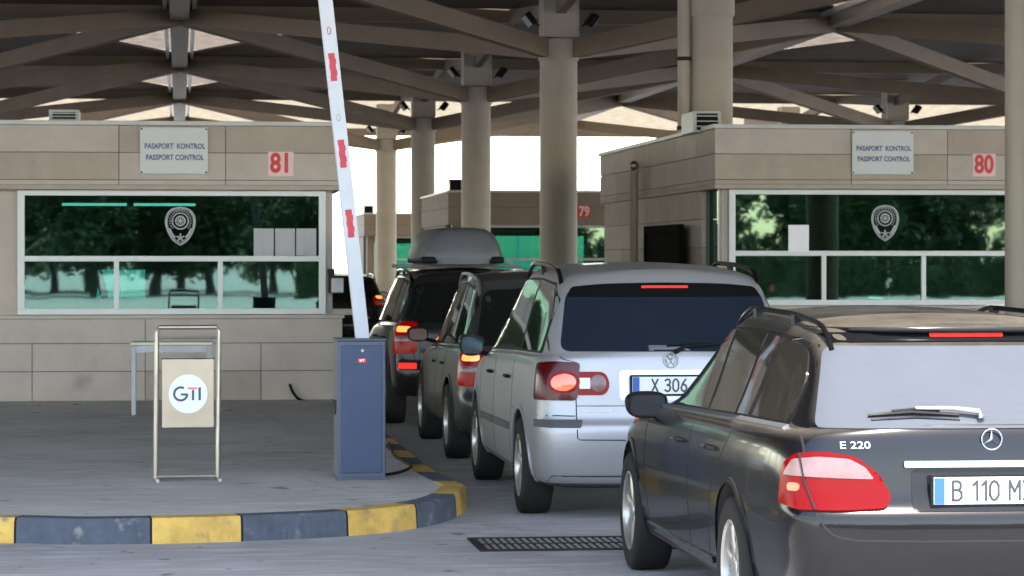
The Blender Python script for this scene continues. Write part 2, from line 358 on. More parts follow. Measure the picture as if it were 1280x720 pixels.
# ------------------------------------------------------------------ ground
ZI = .15
bm = bmesh.new(); bmesh.ops.create_grid(bm, x_segments=2, y_segments=2, size=1500); link('ground', bm, 'road')['kind'] = 'structure'
KX = 1.90                                                   # lane side edge of the left island
front = [gnd(*p) for p in ((-260,678),(0,679),(120,681),(300,677),(437,670),(525,660),(568,648),(584,634))]
y0 = front[-1].y
out = curve_pts([Vector((p.x, p.y, 0)) for p in front], 6)
for p in ((KX+.02, y0+.75), (KX-.02, y0+1.6)): out.append(Vector((p[0], p[1], 0)))
out = out[:-2]+curve_pts([out[-3], out[-2], out[-1]], 5)
out.append(Vector((KX-.05, 28, 0))); out.append(Vector((KX-.05, 48, 0)))
out.insert(0, Vector((-9, out[0].y+.15, 0)))
def resample(path, d):
    res = [path[0]]; acc = 0
    for a, b in zip(path, path[1:]):
        L = (b-a).length; s = d-acc
        while s < L: res.append(a+(b-a)*(s/L)); s += d
        acc = L-(s-d)
    return res
out = resample(out, .015)
def inward(path, i, d):
    a = path[max(0,i-10)]; b = path[min(len(path)-1,i+10)]; t = (b-a).normalized(); return path[i]+Vector((-t.y, t.x, 0))*d
KW = .17
inner = [inward(out, i, KW) for i in range(len(out))]
inner2 = [inward(out, i, KW-.03) for i in range(len(out))]
mid = [inward(out, i, .022) for i in range(len(out))]
def kerb(name, path, inr, md, pal):
    bm = bmesh.new(); rows = []
    rnd = random.Random(3)
    for p, q, m_ in zip(path, inr, md):
        j = rnd.uniform(-.0035, .0035)
        rows.append([bm.verts.new(Vector((p.x, p.y+j, -.02))), bm.verts.new(Vector((p.x+(m_.x-p.x)*.4, p.y+(m_.y-p.y)*.4+j, ZI-.022))), bm.verts.new(Vector((m_.x, m_.y, ZI+.004))), bm.verts.new(Vector((q.x, q.y, ZI+.006))), bm.verts.new(Vector((q.x, q.y, -.02)))])
    s = 0; acc = [0]
    for a, b in zip(path, path[1:]): s += (b-a).length; acc.append(s)
    cs = [pal(p_, a_) for p_, a_ in zip(path, acc)]
    for i in range(len(rows)-1):
        for k in range(4):
            f = bm.faces.new((rows[i][k], rows[i+1][k], rows[i+1][k+1], rows[i][k+1])); f.material_index = 2 if i and cs[i] != cs[i-1] and k < 3 else cs[i]
    return link(name, bm, ['k_yel', 'k_blk', 'gap'], smooth=True, angle=30)
xb = sorted([(gnd(p,680).x) for p in (15, 185, 301, 437)])+[gnd(524,665).x, gnd(572,648).x]
def pal(p, s):
    if p.y < y0-.35 and p.x < xb[-1]:
        n = sum(1 for b in xb if p.x > b); return n % 2
    if p.y < y0+.35: return 0
    return (int((p.y-y0-.35)/.78)+1) % 2
k = kerb('kerb', out, inner, mid, pal); k['kind'] = 'structure'
bm = bmesh.new(); path = [p for p in inner2]
poly = [(p.x, p.y) for p in path]+[(-9, 48)]
vs = [bm.verts.new((p[0], p[1], ZI)) for p in poly]; bm.faces.new(vs); bmesh.ops.triangulate(bm, faces=bm.faces)
bmesh.ops.recalc_face_normals(bm, faces=bm.faces)
if sum(f.normal.z for f in bm.faces) < 0: bmesh.ops.reverse_faces(bm, faces=bm.faces)
link('traffic_island', bm, 'concrete')['kind'] = 'structure'
bm = bmesh.new(); box(bm, 5.6, 11.5, 26, 48, -.02, ZI); box(bm, 5.9, 11.5, 60, 74, -.02, ZI); box(bm, 5.9, 11.5, 96, 110, -.02, ZI)
link('booth_island', bm, ['concrete'], bevel=.02)['kind'] = 'structure'
# ------------------------------------------------------------------ drain grate and small ground things
a, b_ = gnd(585, 691), gnd(588, 673)
g0 = thing('drain_grate', 'long dark metal drain grate set across the road in front of the silver minivan lane', 'drain grate', (1.9, (a.y+b_.y)/2, 0))
bm = bmesh.new(); dx0, dx1, hw = gnd(592,682).x-1.9, 3.6, (b_.y-a.y)/2*.9
box(bm, dx0, dx1, -hw, -hw+.05, .001, .010); box(bm, dx0, dx1, hw-.05, hw, .001, .010); box(bm, dx0, dx0+.05, -hw+.05, hw-.05, .001, .010)
box(bm, dx0+.05, dx1, -.02, .02, .001, .009)
link('grate_frame', bm, 'darkmetal', g0)
bm = bmesh.new(); x = dx0+.06
while x < dx1: box(bm, x, x+.022, -hw+.05, -.02, .001, .006); box(bm, x, x+.022, .02, hw-.05, .001, .006); x += .045
link('grate_bars', bm, 'steel_dull', g0)
bm = bmesh.new(); box(bm, dx0+.05, dx1, -hw+.05, hw-.05, .0005, .0010); link('grate_pit', bm, 'gap', g0)
a = gnd(487, 562, ZI); bm = bmesh.new()
tube(bm, curve_pts([gnd(486,556,ZI)+Vector((0,0,.012)), gnd(492,570,ZI)+Vector((0,0,.012)), gnd(505,579,ZI)+Vector((0,0,.012)), gnd(514,585,ZI)+Vector((0,0,.012)), gnd(500,592,ZI)+Vector((0,0,.012)), gnd(478,596,ZI)+Vector((0,0,.012))], 6), .011, 6)
tag(link('ground_cable', bm, 'black', smooth=True), 'black cable lying on the island beside the blue barrier cabinet', 'cable')
# ------------------------------------------------------------------ stand with round logo panel
p = gnd(235, 601, ZI); S = thing('sign_stand', 'tubular steel stand holding a square panel with round letter logo, on the island', 'sign stand', (p.x, p.y, ZI), .05)
sc = (p.y*CP+p.x*SP)/FPX
w2 = .218; h = 1.085
bm = bmesh.new(); tube(bm, [(-w2-.008,0,.02),(-w2,0,h-.03),(-w2+.012,0,h),(w2-.012,0,h),(w2,0,h-.03),(w2-.008,0,.02)], .017, 10); link('frame', bm, 'steel', S, smooth=True)
bm = bmesh.new(); tube(bm, [(-w2,0,h-.075),(w2,0,h-.075)], .009, 8); link('crossbar', bm, 'steel', S, smooth=True); bm = bmesh.new(); tube(bm, [(-w2,0,.03),(w2,0,.03)], .014, 8); link('crossbar', bm, 'steel', S, smooth=True)
for sx in (-1, 1):
    bm = bmesh.new(); tube(bm, [(sx*w2,-.13,.012),(sx*w2,.16,.012)], .014, 8); link('foot', bm, 'steel_dull', S, smooth=True)
bm = bmesh.new(); box(bm, -.183, .183, -.012, .012, .375, .862); pn = link('panel', bm, mat('panel_beige', (.40,.33,.24), .4, metal=.35, noise=(3,.12), rvar=.12), S, bevel=.006)
bm = bmesh.new(); box(bm, -.187, .187, -.004, .016, .372, .380); link('panel_edge', bm, 'darkmetal', pn); bm = bmesh.new(); box(bm, -.187,.187,-.004,.016,.858,.866); link('panel_edge', bm, 'darkmetal', pn)
bm = bmesh.new(); lathe(bm, [(0,.001),(0,.135),(.002,.136),(.002,.001)], 48, axis='z', mx=Matrix.Translation((0.0,-.0125,.615)) @ Matrix.Rotation(PI/2,4,'X')); dsc = link('logo_disc', bm, mat('logo_white', (.66,.74,.86), .35), pn)
ink = mat('logo_ink', (.05,.055,.08), .5); pk = mat('logo_pink', (.70,.16,.20), .5)
bm = bmesh.new()
arc = [(-.052+.046*math.cos(a), .0+.046*math.sin(a)) for a in [math.radians(60+ (300)*k/20) for k in range(21)]]
L1 = strip_poly(arc, .017)
def flat_xz(bm, poly, y0, y1, z0):
    f = bm.faces.new([bm.verts.new((a, y1, b+z0)) for a, b in poly]); r = bmesh.ops.extrude_face_region(bm, geom=[f])
    for v in [g for g in r['geom'] if isinstance(g, bmesh.types.BMVert)]: v.co.y = y0
    bmesh.ops.recalc_face_normals(bm, faces=bm.faces)
flat_xz(bm, L1, -.0165, -.0146, .615)
flat_xz(bm, [(-.052,.004),(-.004,.004),(-.004,-.012),(-.052,-.012)], -.0168, -.0146, .615)
flat_xz(bm, [(.026,.028),(.043,.028),(.043,-.046),(.026,-.046)], -.0165, -.0146, .615)
flat_xz(bm, [(.072,.046),(.090,.046),(.090,-.046),(.072,-.046)], -.0165, -.0146, .615)
link('logo_letters', bm, ink, dsc)
bm = bmesh.new(); flat_xz(bm, [(-.004,.047),(.064,.047),(.064,.031),(-.004,.031)], -.0165, -.0146, .615); link('logo_bar', bm, pk, dsc)
# ------------------------------------------------------------------ barrier
p = gnd(452, 600, ZI); Bx = thing('barrier_cabinet', 'blue metal barrier cabinet with its striped boom raised, standing on the island edge', 'barrier', (p.x, p.y, ZI), .03)
bw = .171; bh = .985
bm = bmesh.new(); box(bm, -bw, bw, 0, .30, .0, bh); link('cabinet', bm, 'barrier_edge', Bx, bevel=.006)
bm = bmesh.new(); box(bm, -bw+.026, bw-.026, -.008, .004, .05, bh-.03); dr = link('door', bm, 'barrier', Bx, bevel=.004)
bm = bmesh.new(); box(bm, -bw-.006, bw+.006, -.010, .31, bh, bh+.018); link('lid', bm, 'barrier_edge', Bx, bevel=.005)
bm = bmesh.new(); box(bm, -bw-.012, bw+.012, -.02, .32, -.0, .02); link('base_plate', bm, 'barrier_edge', Bx, bevel=.004)
bm = bmesh.new(); box(bm, -.032, .026, -.0105, -.0082, .832, .862); st = link('sticker', bm, 'red', dr, loc=(.005,0,0))
bm = text_bm('BFT', .022, .0004, .001); 
for v in bm.verts: v.co += Vector((-.003, -.0112, .847))
link('sticker_text', bm, 'paper', st)
bm = bmesh.new(); lathe(bm, [(0,.002),(0,.012),(.006,.010),(.006,.002)], 16, axis='z', mx=Matrix.Translation((.005,-.008,.918)) @ Matrix.Rotation(PI/2,4,'X')); link('lock', bm, 'steel', dr)
for sx in (-1, 1):
    bm = bmesh.new(); box(bm, sx*(bw+.004)-.008, sx*(bw+.004)+.008, .10, .16, .46, .56); link('hinge', bm, 'darkmetal', Bx, bevel=.004)
an = math.atan2(452-404, 428-0)*.98
bm = bmesh.new(); box(bm, -.050, .050, .10, .155, -.12, 3.6); boom = link('boom', bm, 'boom', Bx, bevel=.006, loc=(.02, 0, bh)); boom.rotation_euler.y = -an
for z0_, z1_, hx in ((.74,.94,.026),(1.24,1.44,.026),(1.86,2.06,.026),(2.5,2.68,.026),(3.1,3.28,.026)):
    bm = bmesh.new(); n = 5
    for k in range(n):
        z = z0_+(z1_-z0_)*k/n; box(bm, -hx+.004*(k%2), hx-.006*((k+1)%2), .0975, .0992, z, z+(z1_-z0_)/n*.999)
    link('red_mark', bm, 'boomred', boom)
for z in (1.60, 2.22):
    bm = bmesh.new(); tube(bm, [(.018*math.cos(a)*.7, .099, z+.026*math.sin(a)) for a in [2*PI*k/16 for k in range(16)]], .003, 5, close=True)
    link('boom_logo', bm, 'boomred' if z != 1.60 else 'steel_dull', boom)
bm = bmesh.new(); box(bm, -.075, .075, .085, .17, -.2, -.01); link('boom_clamp', bm, 'darkmetal', boom)
# ------------------------------------------------------------------ steel table behind the stand
p = gnd(167, 519, ZI); T = thing('metal_table', 'plain grey steel table frame in front of booth 81, behind the sign stand', 'table', (p.x, p.y, ZI))
tw, th, td = .76, .70, .42
bm = bmesh.new(); box(bm, -.03, tw+.03, -.02, td+.02, th, th+.035); link('tabletop', bm, 'steel', T, bevel=.004)
for lx in (0, tw):
    for ly in (.02, td-.02):
        bm = bmesh.new(); box(bm, lx-.022, lx+.022, ly-.022, ly+.022, 0, th-.002); link('leg', bm, 'steel_dull', T, bevel=.003)
bm = bmesh.new(); box(bm, .024, tw-.024, 0, .035, th-.07, th-.002); link('rail', bm, 'steel_dull', T)
# ------------------------------------------------------------------ booths
def cladding(bm, x0, x1, y0, y1, z0, z1, rows, cuts, face, mi=(0,1), t=.03, gap=.008, core=True):
    """stone panels with open joints; face 'f' front (-y), 'l' left (-x), 'r' right, 'b' back"""
    hs = [z0+(z1-z0)*r for r in rows]
    a0, a1 = (x0, x1) if face in 'fb' else (y0, y1)
    for i, (za, zb) in enumerate(zip(hs, hs[1:])):
        cs = [a0+(a1-a0)*c for c in cuts[i % len(cuts)]]
        for ca, cb in zip(cs, cs[1:]):
            g = gap/2; m_ = 0 if random.random() < .6 else 1
            m_ = mi[0] if m_ == 0 else mi[1]
            if face == 'f': box(bm, ca+g, cb-g, y0-t, y0, za+g, zb-g, m_)
            elif face == 'b': box(bm, ca+g, cb-g, y1, y1+t, za+g, zb-g, m_)
            elif face == 'l': box(bm, x0-t, x0, ca+g, cb-g, za+g, zb-g, m_)
            else: box(bm, x1, x1+t, ca+g, cb-g, za+g, zb-g, m_)
def badge(parent, x, y, z, s=1):
    bm = bmesh.new()
    hv = [(0,.118),(.06,.106),(.100,.072),(.118,.015),(.112,-.045),(.088,-.105),(.052,-.155),(0,-.190)]
    hv = [tuple(p) for p in curve_pts(hv, 4)]; pl = [(a*s, b*s) for a, b in hv+[(-a, b) for a, b in hv[-2:0:-1]]]
    tube(bm, [(a*.90, 0, b*.90-.002) for a, b in pl], .003*s, 5, close=True)
    tube(bm, [(a, 0, b) for a, b in pl], .008*s, 6, close=True)
    for r, q in ((.066,.006),(.038,.007)): tube(bm, [(r*s*math.cos(a), 0, .01+r*s*math.sin(a)) for a in [2*PI*k/24 for k in range(24)]], q*s, 6, close=True)
    for k in range(8):
        a = PI*k/4; tube(bm, [(0,-.001,.01),(.034*s*math.cos(a), -.001, .01+.034*s*math.sin(a))], .0045*s, 5)
    for k in range(20):
        a = math.radians(-40+260*k/19); c = Vector((.086*s*math.cos(a), 0, .01+.086*s*math.sin(a))); tube(bm, [c*.94, c*1.06], .0055*s, 4)
    for k in range(5):
        a = PI/2+2*PI*k/5; tube(bm, [(0,0,-.13*s),(.034*s*math.cos(a),0,-.13*s+.034*s*math.sin(a))], .007*s, 5)
    for sx in (-1,1): tube(bm, [(sx*.090*s,0,-.055*s),(sx*.070*s,0,-.10*s),(sx*.045*s,0,-.13*s)], .010*s, 5)
    return link('badge_emblem', bm, mat('badge_silver', (.42,.44,.46), .5), parent, loc=(x, y, z))
def make_booth(label, X0, X1, Y, D, number, wx0, wx1, sign_x, num_x, stones=('stone2','stone','joint'), near=True, back_bright=True):
    W = X1-X0; t = thing('passport_booth', label, 'booth', (X0, Y, ZI)); ms = [stones[0], stones[1], stones[2], 'room', 'room_light']
    zb = .95; zt = 2.34; zf = 3.10; t.location.z += 0 if number != '80' else .065                          # counter height, head of window, parapet (above the island)
    wx0 -= X0; wx1 -= X0; sign_x -= X0; num_x -= X0
    # lower wall
    bm = bmesh.new(); box(bm, .03, W-.03, .03, .16, 0, zb-.04, 2); box(bm, .03, .16, .16, D-.03, 0, zb-.04, 2); box(bm, W-.16, W-.03, .16, D-.03, 0, zb-.04, 2)
    rows = (0, .36, .70, 1.0)
    cladding(bm, 0, W, .03, D-.03, 0, zb-.04, rows, [(0,.17,.47,.78,1),(0,.17,.47,.78,1),(0,.47,1)] if near else [(0,.5,1)], 'f', t=.028)
    cladding(bm, .03, W-.03, .0, D-.03, 0, zb-.04, rows, [(0,.2,.4,.6,.8,1)], 'l', t=.028); cladding(bm, .03, W-.03, .0, D-.03, 0, zb-.04, rows, [(0,.2,.4,.6,.8,1)], 'r', t=.028)
    link('lower_wall', bm, ms, t)
    bm = bmesh.new(); box(bm, -.02, W+.02, -.03, .20, zb-.04, zb); link('counter_ledge', bm, stones[0], t, bevel=.005)
    # upper side walls, back wall with rear window
    sy = 1.05
    bm = bmesh.new()
    for xa, xb_, fc in ((.10,.20,'l'),(W-.20,W-.10,'r')):
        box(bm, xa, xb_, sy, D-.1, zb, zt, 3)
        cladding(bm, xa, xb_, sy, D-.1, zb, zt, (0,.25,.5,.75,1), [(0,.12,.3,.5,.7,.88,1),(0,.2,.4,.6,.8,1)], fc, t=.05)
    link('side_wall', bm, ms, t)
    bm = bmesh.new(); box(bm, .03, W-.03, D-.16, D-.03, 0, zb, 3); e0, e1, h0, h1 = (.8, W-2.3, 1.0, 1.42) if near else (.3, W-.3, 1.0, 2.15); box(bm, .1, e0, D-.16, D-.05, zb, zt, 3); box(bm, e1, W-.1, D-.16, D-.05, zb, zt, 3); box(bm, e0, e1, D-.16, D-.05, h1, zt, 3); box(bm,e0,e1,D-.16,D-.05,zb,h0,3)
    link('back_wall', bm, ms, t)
    bm = bmesh.new(); box(bm, e0, e1, D-.11, D-.105, h0, h1); link('back_window', bm, 'bglass_clear', t)
    # corner posts and side glazing
    for xa in (.10, W-.20):
        bm = bmesh.new(); box(bm, xa+.0, xa+.1, .22, .32, zb, zt); link('corner_post', bm, 'alu_dim', t, bevel=.004)
        bm = bmesh.new(); box(bm, xa+.045, xa+.052, .33, sy-.01, zb+.02, zt-.01); link('side_pane', bm, 'bglass', t)
    # fascia + roof + parapet cap
    bm = bmesh.new(); box(bm, .03, W-.03, .0, D-.03, zt+.05, zf-.05, 2); rows = (0,.085,.545,1.0) if near else (0,.5,1)
    cladding(bm, 0, W, .0, D, zt+.05, zf-.05, rows, [(0,.40,.685,1)] if near else [(0,.5,1)], 'f', t=.028)
    cladding(bm, .03, W, -.028, D, zt+.05, zf-.05, rows, [(0,.13,.3,.5,.66,.83,1)], 'l', t=.028); cladding(bm, .03, W-.03, -.028, D, zt+.05, zf-.05, rows, [(0,.2,.4,.6,.8,1)], 'r', t=.028)
    box(bm, .0, W, -.026, D-.03, zt, zt+.05, 1)
    link('fascia', bm, ms, t)
    bm = bmesh.new(); box(bm, -.03, W+.03, -.06, D+.03, zf-.05, zf); link('parapet_cap', bm, 'cap', t, bevel=.006)
    # window frame
    fy0, fy1 = .12, .19; F = .055
    bm = bmesh.new(); midz = zb+.02+(zt-zb)*.435
    def bar(xa, xb_, za, zb_, d=0): box(bm, xa, xb_, fy0+d, fy1, za, zb_)
    z0, z1 = zb+.004, zt-.004
    bar(wx0, wx1, z0, z0+F*1.2); bar(wx0, wx1, z1-F*1.1, z1); bar(wx0, wx0+F*1.4, z0+F*1.2, z1-F*1.1); bar(wx1-F*1.4, wx1, z0+F*1.2, z1-F*1.1)
    bar(wx0+F*1.4, wx1-F*1.4, midz-F*.55, midz+F*.55, .002)
    ww = wx1-wx0
    for q in (.318, .655): bar(wx0+ww*q-F*.5, wx0+ww*q+F*.5, z0+F*1.2, midz-F*.55, .003)
    wf = link('window_frame', bm, 'alu' if near else 'alu_dim', t, bevel=.004)
    bm = bmesh.new()
    for za, zb_ in ((z0+F, midz-F*.3), (midz+F*.3, z1-F)): box(bm, wx0+F, wx1-F, .152, .158, za, zb_)
    link('window_pane', bm, 'bglass', wf)
    # side reveals beside the frame
    for ra, rb_ in ((.12, wx0-.004), (wx1+.004, W-.12)):
        if rb_-ra < .03: continue
        bm = bmesh.new(); box(bm, ra, rb_, .19, .22, zb, zt, 0); link('reveal', bm, stones[0], t)
    # interior
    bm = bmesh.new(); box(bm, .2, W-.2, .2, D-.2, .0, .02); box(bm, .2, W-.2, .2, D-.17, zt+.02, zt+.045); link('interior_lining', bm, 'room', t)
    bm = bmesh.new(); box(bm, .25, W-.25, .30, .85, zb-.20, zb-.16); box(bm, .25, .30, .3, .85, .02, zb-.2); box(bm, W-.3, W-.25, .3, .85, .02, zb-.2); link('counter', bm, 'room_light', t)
    if near:
        for k, (xa, xb_) in enumerate(((.95,1.70),(1.78,2.50))):
            if number == '81':
                bm = bmesh.new(); tube(bm, [(xa,1.8,zt-.13),(xb_,1.8,zt-.13)], .016, 8); link('ceiling_tube', bm, 'tube', t, smooth=True)
    # signs
    zc = zt+.05+(zf-.05-zt-.05)*.56
    if sign_x is not None and near:
        bm = bmesh.new(); box(bm, -.375, .375, -.062, -.032, -.25, .27); sb = link('sign_board', bm, 'sign', t, bevel=.008, loc=(sign_x, 0, zc))
        for k, s in enumerate(('PASAPORT  KONTROL', 'PASSPORT CONTROL')):
            bm = text_bm(s, .082, .0008, .0026, .80)
            for v in bm.verts: v.co += Vector((.01, -.0634, .058-k*.125))
            link('sign_text', bm, 'ink', sb)
        for sx in (-.355, .355):
            for sz in (-.228, .25):
                bm = bmesh.new(); lathe(bm, [(0,.001),(0,.011),(.005,.008),(.005,.001)], 12, axis='z', mx=Matrix.Translation((sx,-.0622,sz)) @ Matrix.Rotation(PI/2,4,'X')); link('screw', bm, 'darkmetal', sb)
    bm = bmesh.new(); box(bm, -.14, .14, -.036, -.030, -.135, .135); nb = link('number_board', bm, 'pink' if near else 'red', t, loc=(num_x, 0, zc-.13))
    bm = text_bm(number, .30, .001, .010, .80 if number != '80' else .78)
    for v in bm.verts: v.co += Vector((0, -.0378, 0))
    link('number_text', bm, 'red' if near else 'pink', nb)
    if near: badge(t, wx0+ww*(.525), .140, midz+.41, 1.35)
    return t, midz+ZI, (fy0, fy1)
Y1 = 30.75
xr = at(428, 450, Y1).x; xl = xr-4.12
b81, mz, _ = make_booth('stone clad passport booth numbered 81 with lit tubes inside, on the left island', xl, xr, Y1, 9.5, '81', at(21,300,Y1).x, at(408,300,Y1).x, at(217.5,200,Y1).x, at(351,200,Y1).x)
Y2 = 32.0
xa = at(893, 300, Y2).x
b80, mz2, _ = make_booth('stone clad passport booth numbered 80 with police badge on dark glass, on the right', xa, xa+4.12, Y2, 8.9, '80', at(914,300,Y2).x, at(914,300,Y2).x+3.62, at(1102,200,Y2).x, at(1229,200,Y2).x)
Y3 = 60.4; xc = at(560, 300, Y3).x
make_booth('distant brown passport booth seen beyond the roof box', xc, xc+4.3, Y3, 6.7, '79', xc+.35, xc+3.75, xc+2, at(730,268,Y3).x, ('stone_far','stone_far','joint'), near=False)
Y4 = 90.0; xd = at(455, 300, Y4).x
make_booth('farthest small brown booth seen just right of the raised boom', xd, xd+4.3, Y4, 9, '78', xd+.35, xd+3.9, xd+2, xd+3.6, ('stone_far','stone_far','joint'), near=False)
# booth fittings that stand or hang as things of their own
def ac_unit(x, y, z, w, h, d, label):
    t = thing('air_conditioner', label, 'air conditioner', (x, y, z)); bm = bmesh.new(); box(bm, -w/2, w/2, 0, d, 0, h); link('casing', bm, 'alu_dim', t, bevel=.01)
    bm = bmesh.new(); box(bm, -w/2+.04, w/2-.04, -.006, -.001, .03, h-.03); gp = link('grille', bm, 'black', t)
    bm = bmesh.new()
    for k in range(3): box(bm, -w/2+.04, w/2-.04, -.012, -.007, .03+(h-.06)*(k+.6)/3.2, .03+(h-.06)*(k+.6)/3.2+.012)
    link('slat', bm, 'alu_dim', t)
zr = ZI+3.10
ac_unit(at(80,145,Y1+.9).x, Y1+.9, zr, .34, .17, .5, 'small air conditioner casing on the roof of booth 81')
ac_unit(at(884,145,Y2+.7).x, Y2+.7, zr, .34, .26, .8, 'small grey air conditioner casing on the roof corner of booth 80')
for px, Y, l in ((571, Y3+.3, 'small black box on the roof edge of the distant brown booth'), (461, Y4+.5, 'tiny black box on the roof of the farthest booth')):
    q = at(px, 240, Y); bm = bmesh.new(); box(bm, -.15, .15, 0, .3, 0, .22); box(bm, -.17, .17, -.02, .32, .22, .25); tag(link('roof_box_unit', bm, 'black', loc=(q.x, Y, zr), bevel=.01), l, 'box')
for i, (px, w) in enumerate(((329.5,.222),(356,.222),(382.5,.222))):
    q = at(px, 303, Y1+.17); bm = bmesh.new(); n = 6
    vs = [[bm.verts.new((-w/2+w*k/n, .004*math.sin(k*1.3+i), z)) for z in (-.155+.004*i,.155)] for k in range(n+1)]
    for A, B_ in zip(vs, vs[1:]): bm.faces.new((A[0], B_[0], B_[1], A[1]))
    bmesh.ops.solidify(bm, geom=bm.faces, thickness=.001)
    tag(link('notice_sheet', bm, 'paper', loc=(q.x, Y1+.115, q.z)), ('leftmost of the three white sheets taped in the window of booth 81','middle one of the three white sheets taped in the window of booth 81','rightmost of the three white sheets taped in the window of booth 81')[i], 'paper sheet', 'white sheets on the window of booth 81')
q = at(997, 298, Y2+.17); bm = bmesh.new(); box(bm, -.125, .125, 0, .001, -.16, .16); tag(link('notice_sheet', bm, 'paper', loc=(q.x, Y2+.115, q.z)), 'single white sheet in the dark window of booth 80', 'paper sheet')
q = at(967, 302, Y2+.25); H_ = thing('hatch_frame', 'small pale metal frame behind the glass of booth 80, left of the white sheet', 'frame', (q.x, Y2+.24, q.z))
for nm, a in (('top_bar',(-.15,.17,.10,.13)),('bottom_bar',(-.15,.17,-.12,-.10)),('side_bar',(-.17,-.15,-.12,.13))):
    bm = bmesh.new(); box(bm, a[0], a[1], 0, .04, a[2], a[3]); link(nm, bm, 'gapwhite' if 0 else 'paper', H_)
q = at(965, 361, Y2+.8); LD = thing('led_display', 'small red digit display glowing inside booth 80', 'display', (q.x, Y2+.8, ZI+.80))
bm = bmesh.new(); box(bm, -.08, .08, 0, .1, 0, q.z-ZI-.80+.08); link('display_case', bm, 'black', LD, bevel=.01)
bm = text_bm('8', .12, .001, .004)
for v in bm.verts: v.co += Vector((0, -.004, q.z-ZI-.80))
link('digits', bm, 'led', LD)
# desk monitor seen from behind in booth 81
q = at(334, 378, Y1+.55); mo = thing('desk_device', 'black flat box and angled black post standing inside the right pane of booth 81', 'equipment', (q.x, Y1+.55, ZI+.79))
bm = bmesh.new(); box(bm, -.13, .13, 0, .1, 0, q.z+.09-ZI-.79); link('base_box', bm, 'black', mo, bevel=.008)
bm = bmesh.new(); beam_between(bm, (.0, .05, .2), (-.06, .05, .80), .04, .04); link('post', bm, 'black', mo)
k_ = 0
for (X0_, Y_, xs, nm) in ((xl, Y1, (.95, 2.35), 'inside the booth left of the barrier'), (xa, Y2, (1.7, 2.9), 'inside the dark booth at the right')):
    for j, x_ in enumerate(xs):
        mt = thing('computer_monitor', 'dark computer monitor on the counter %s, %s one' % (nm, ('left','right')[j]), 'monitor', (X0_+x_, Y_+.62, ZI+.79), (.2,-.15)[j])
        bm = bmesh.new(); box(bm, -.24, .24, 0, .03, .10, .40); link('screen', bm, 'black', mt, bevel=.008)
        bm = bmesh.new(); box(bm, -.03, .03, .03, .06, .01, .25); box(bm, -.10, .10, -.04, .14, 0, .012); link('stand', bm, 'black', mt)
    oc = thing('office_chair', 'high backed dark office chair %s' % nm, 'chair', (X0_+xs[1]+.15, Y_+1.5, ZI+.02), .4)
    bm = bmesh.new(); box(bm, -.24, .24, -.24, .24, .44, .52); link('seat', bm, 'cloth', oc, bevel=.03)
    bm = bmesh.new(); box(bm, -.22, .22, .20, .27, .58, 1.22); link('backrest', bm, 'cloth', oc, bevel=.03)
    bm = bmesh.new(); tube(bm, [(0,0,.05),(0,0,.44)], .03, 8); link('column', bm, 'darkmetal', oc)
    for q5 in range(5):
        bm = bmesh.new(); a5 = q5*2*PI/5; beam_between(bm, (0,0,.07), (.28*math.cos(a5), .28*math.sin(a5), .04), .04, .03); link('leg', bm, 'darkmetal', oc)
# officer inside booth 81 wearing a yellow vest
q = at(103, 350, Y1+1.1)
pr = thing('person', 'person in a yellow vest standing behind the lower left glass of booth 81', 'person', (q.x, Y1+1.2, ZI+.02), .3)
J = [(0,0,.95),(0,0,1.15),(0,.01,1.36),(0,.01,1.47),(0,-.02,1.54),(0,-.03,1.64),(.10,0,.90),(.11,-.02,.50),(.11,.02,.08),(.11,-.12,.03),(-.10,0,.90),(-.12,-.02,.50),(-.12,.02,.08),(-.12,-.12,.03),(.19,.01,1.38),(.26,.0,1.12),(.20,-.20,1.00),(.17,-.29,1.00),(-.19,.01,1.38),(-.27,.0,1.12),(-.20,-.20,1.02),(-.17,-.29,1.02)]
Ed = [(0,1),(1,2),(2,3),(3,4),(4,5),(0,6),(6,7),(7,8),(8,9),(0,10),(10,11),(11,12),(12,13),(2,14),(14,15),(15,16),(16,17),(2,18),(18,19),(19,20),(20,21)]
Rr = [(.15,.11),(.14,.11),(.16,.11),(.055,.055),(.08,.09),(.085,.10),.09,.065,.045,.04,.09,.065,.045,.04,.065,.045,.035,.04,.065,.045,.035,.04]
body = skin_obj('body', J, Ed, Rr, 'skin', pr)
vst = skin_obj('vest', [(0,0,.88),(0,0,1.15),(0,.01,1.37),(.17,.01,1.39),(-.17,.01,1.39)], [(0,1),(1,2),(2,3),(2,4)], [(.18,.135),(.165,.13),(.185,.13),.075,.075], 'vest', pr)
bm = bmesh.new(); bmesh.ops.create_icosphere(bm, subdivisions=3, radius=.108, matrix=Matrix.Translation((0,.015,1.655)) @ Matrix.Diagonal((.93,1.05,1.02,1))); bmesh.ops.delete(bm, geom=[v for v in bm.verts if v.co.z < 1.63 and v.co.y < .03 or v.co.z < 1.57], context='VERTS'); link('hair', bm, 'hair', pr, smooth=True)
trs = skin_obj('trousers', [(0,0,.92),(.10,0,.85),(.11,-.02,.50),(.11,.02,.12),(-.10,0,.85),(-.12,-.02,.50),(-.12,.02,.12)], [(0,1),(1,2),(2,3),(0,4),(4,5),(5,6)], [(.16,.12),.105,.08,.065,.105,.08,.065], 'cloth', pr)
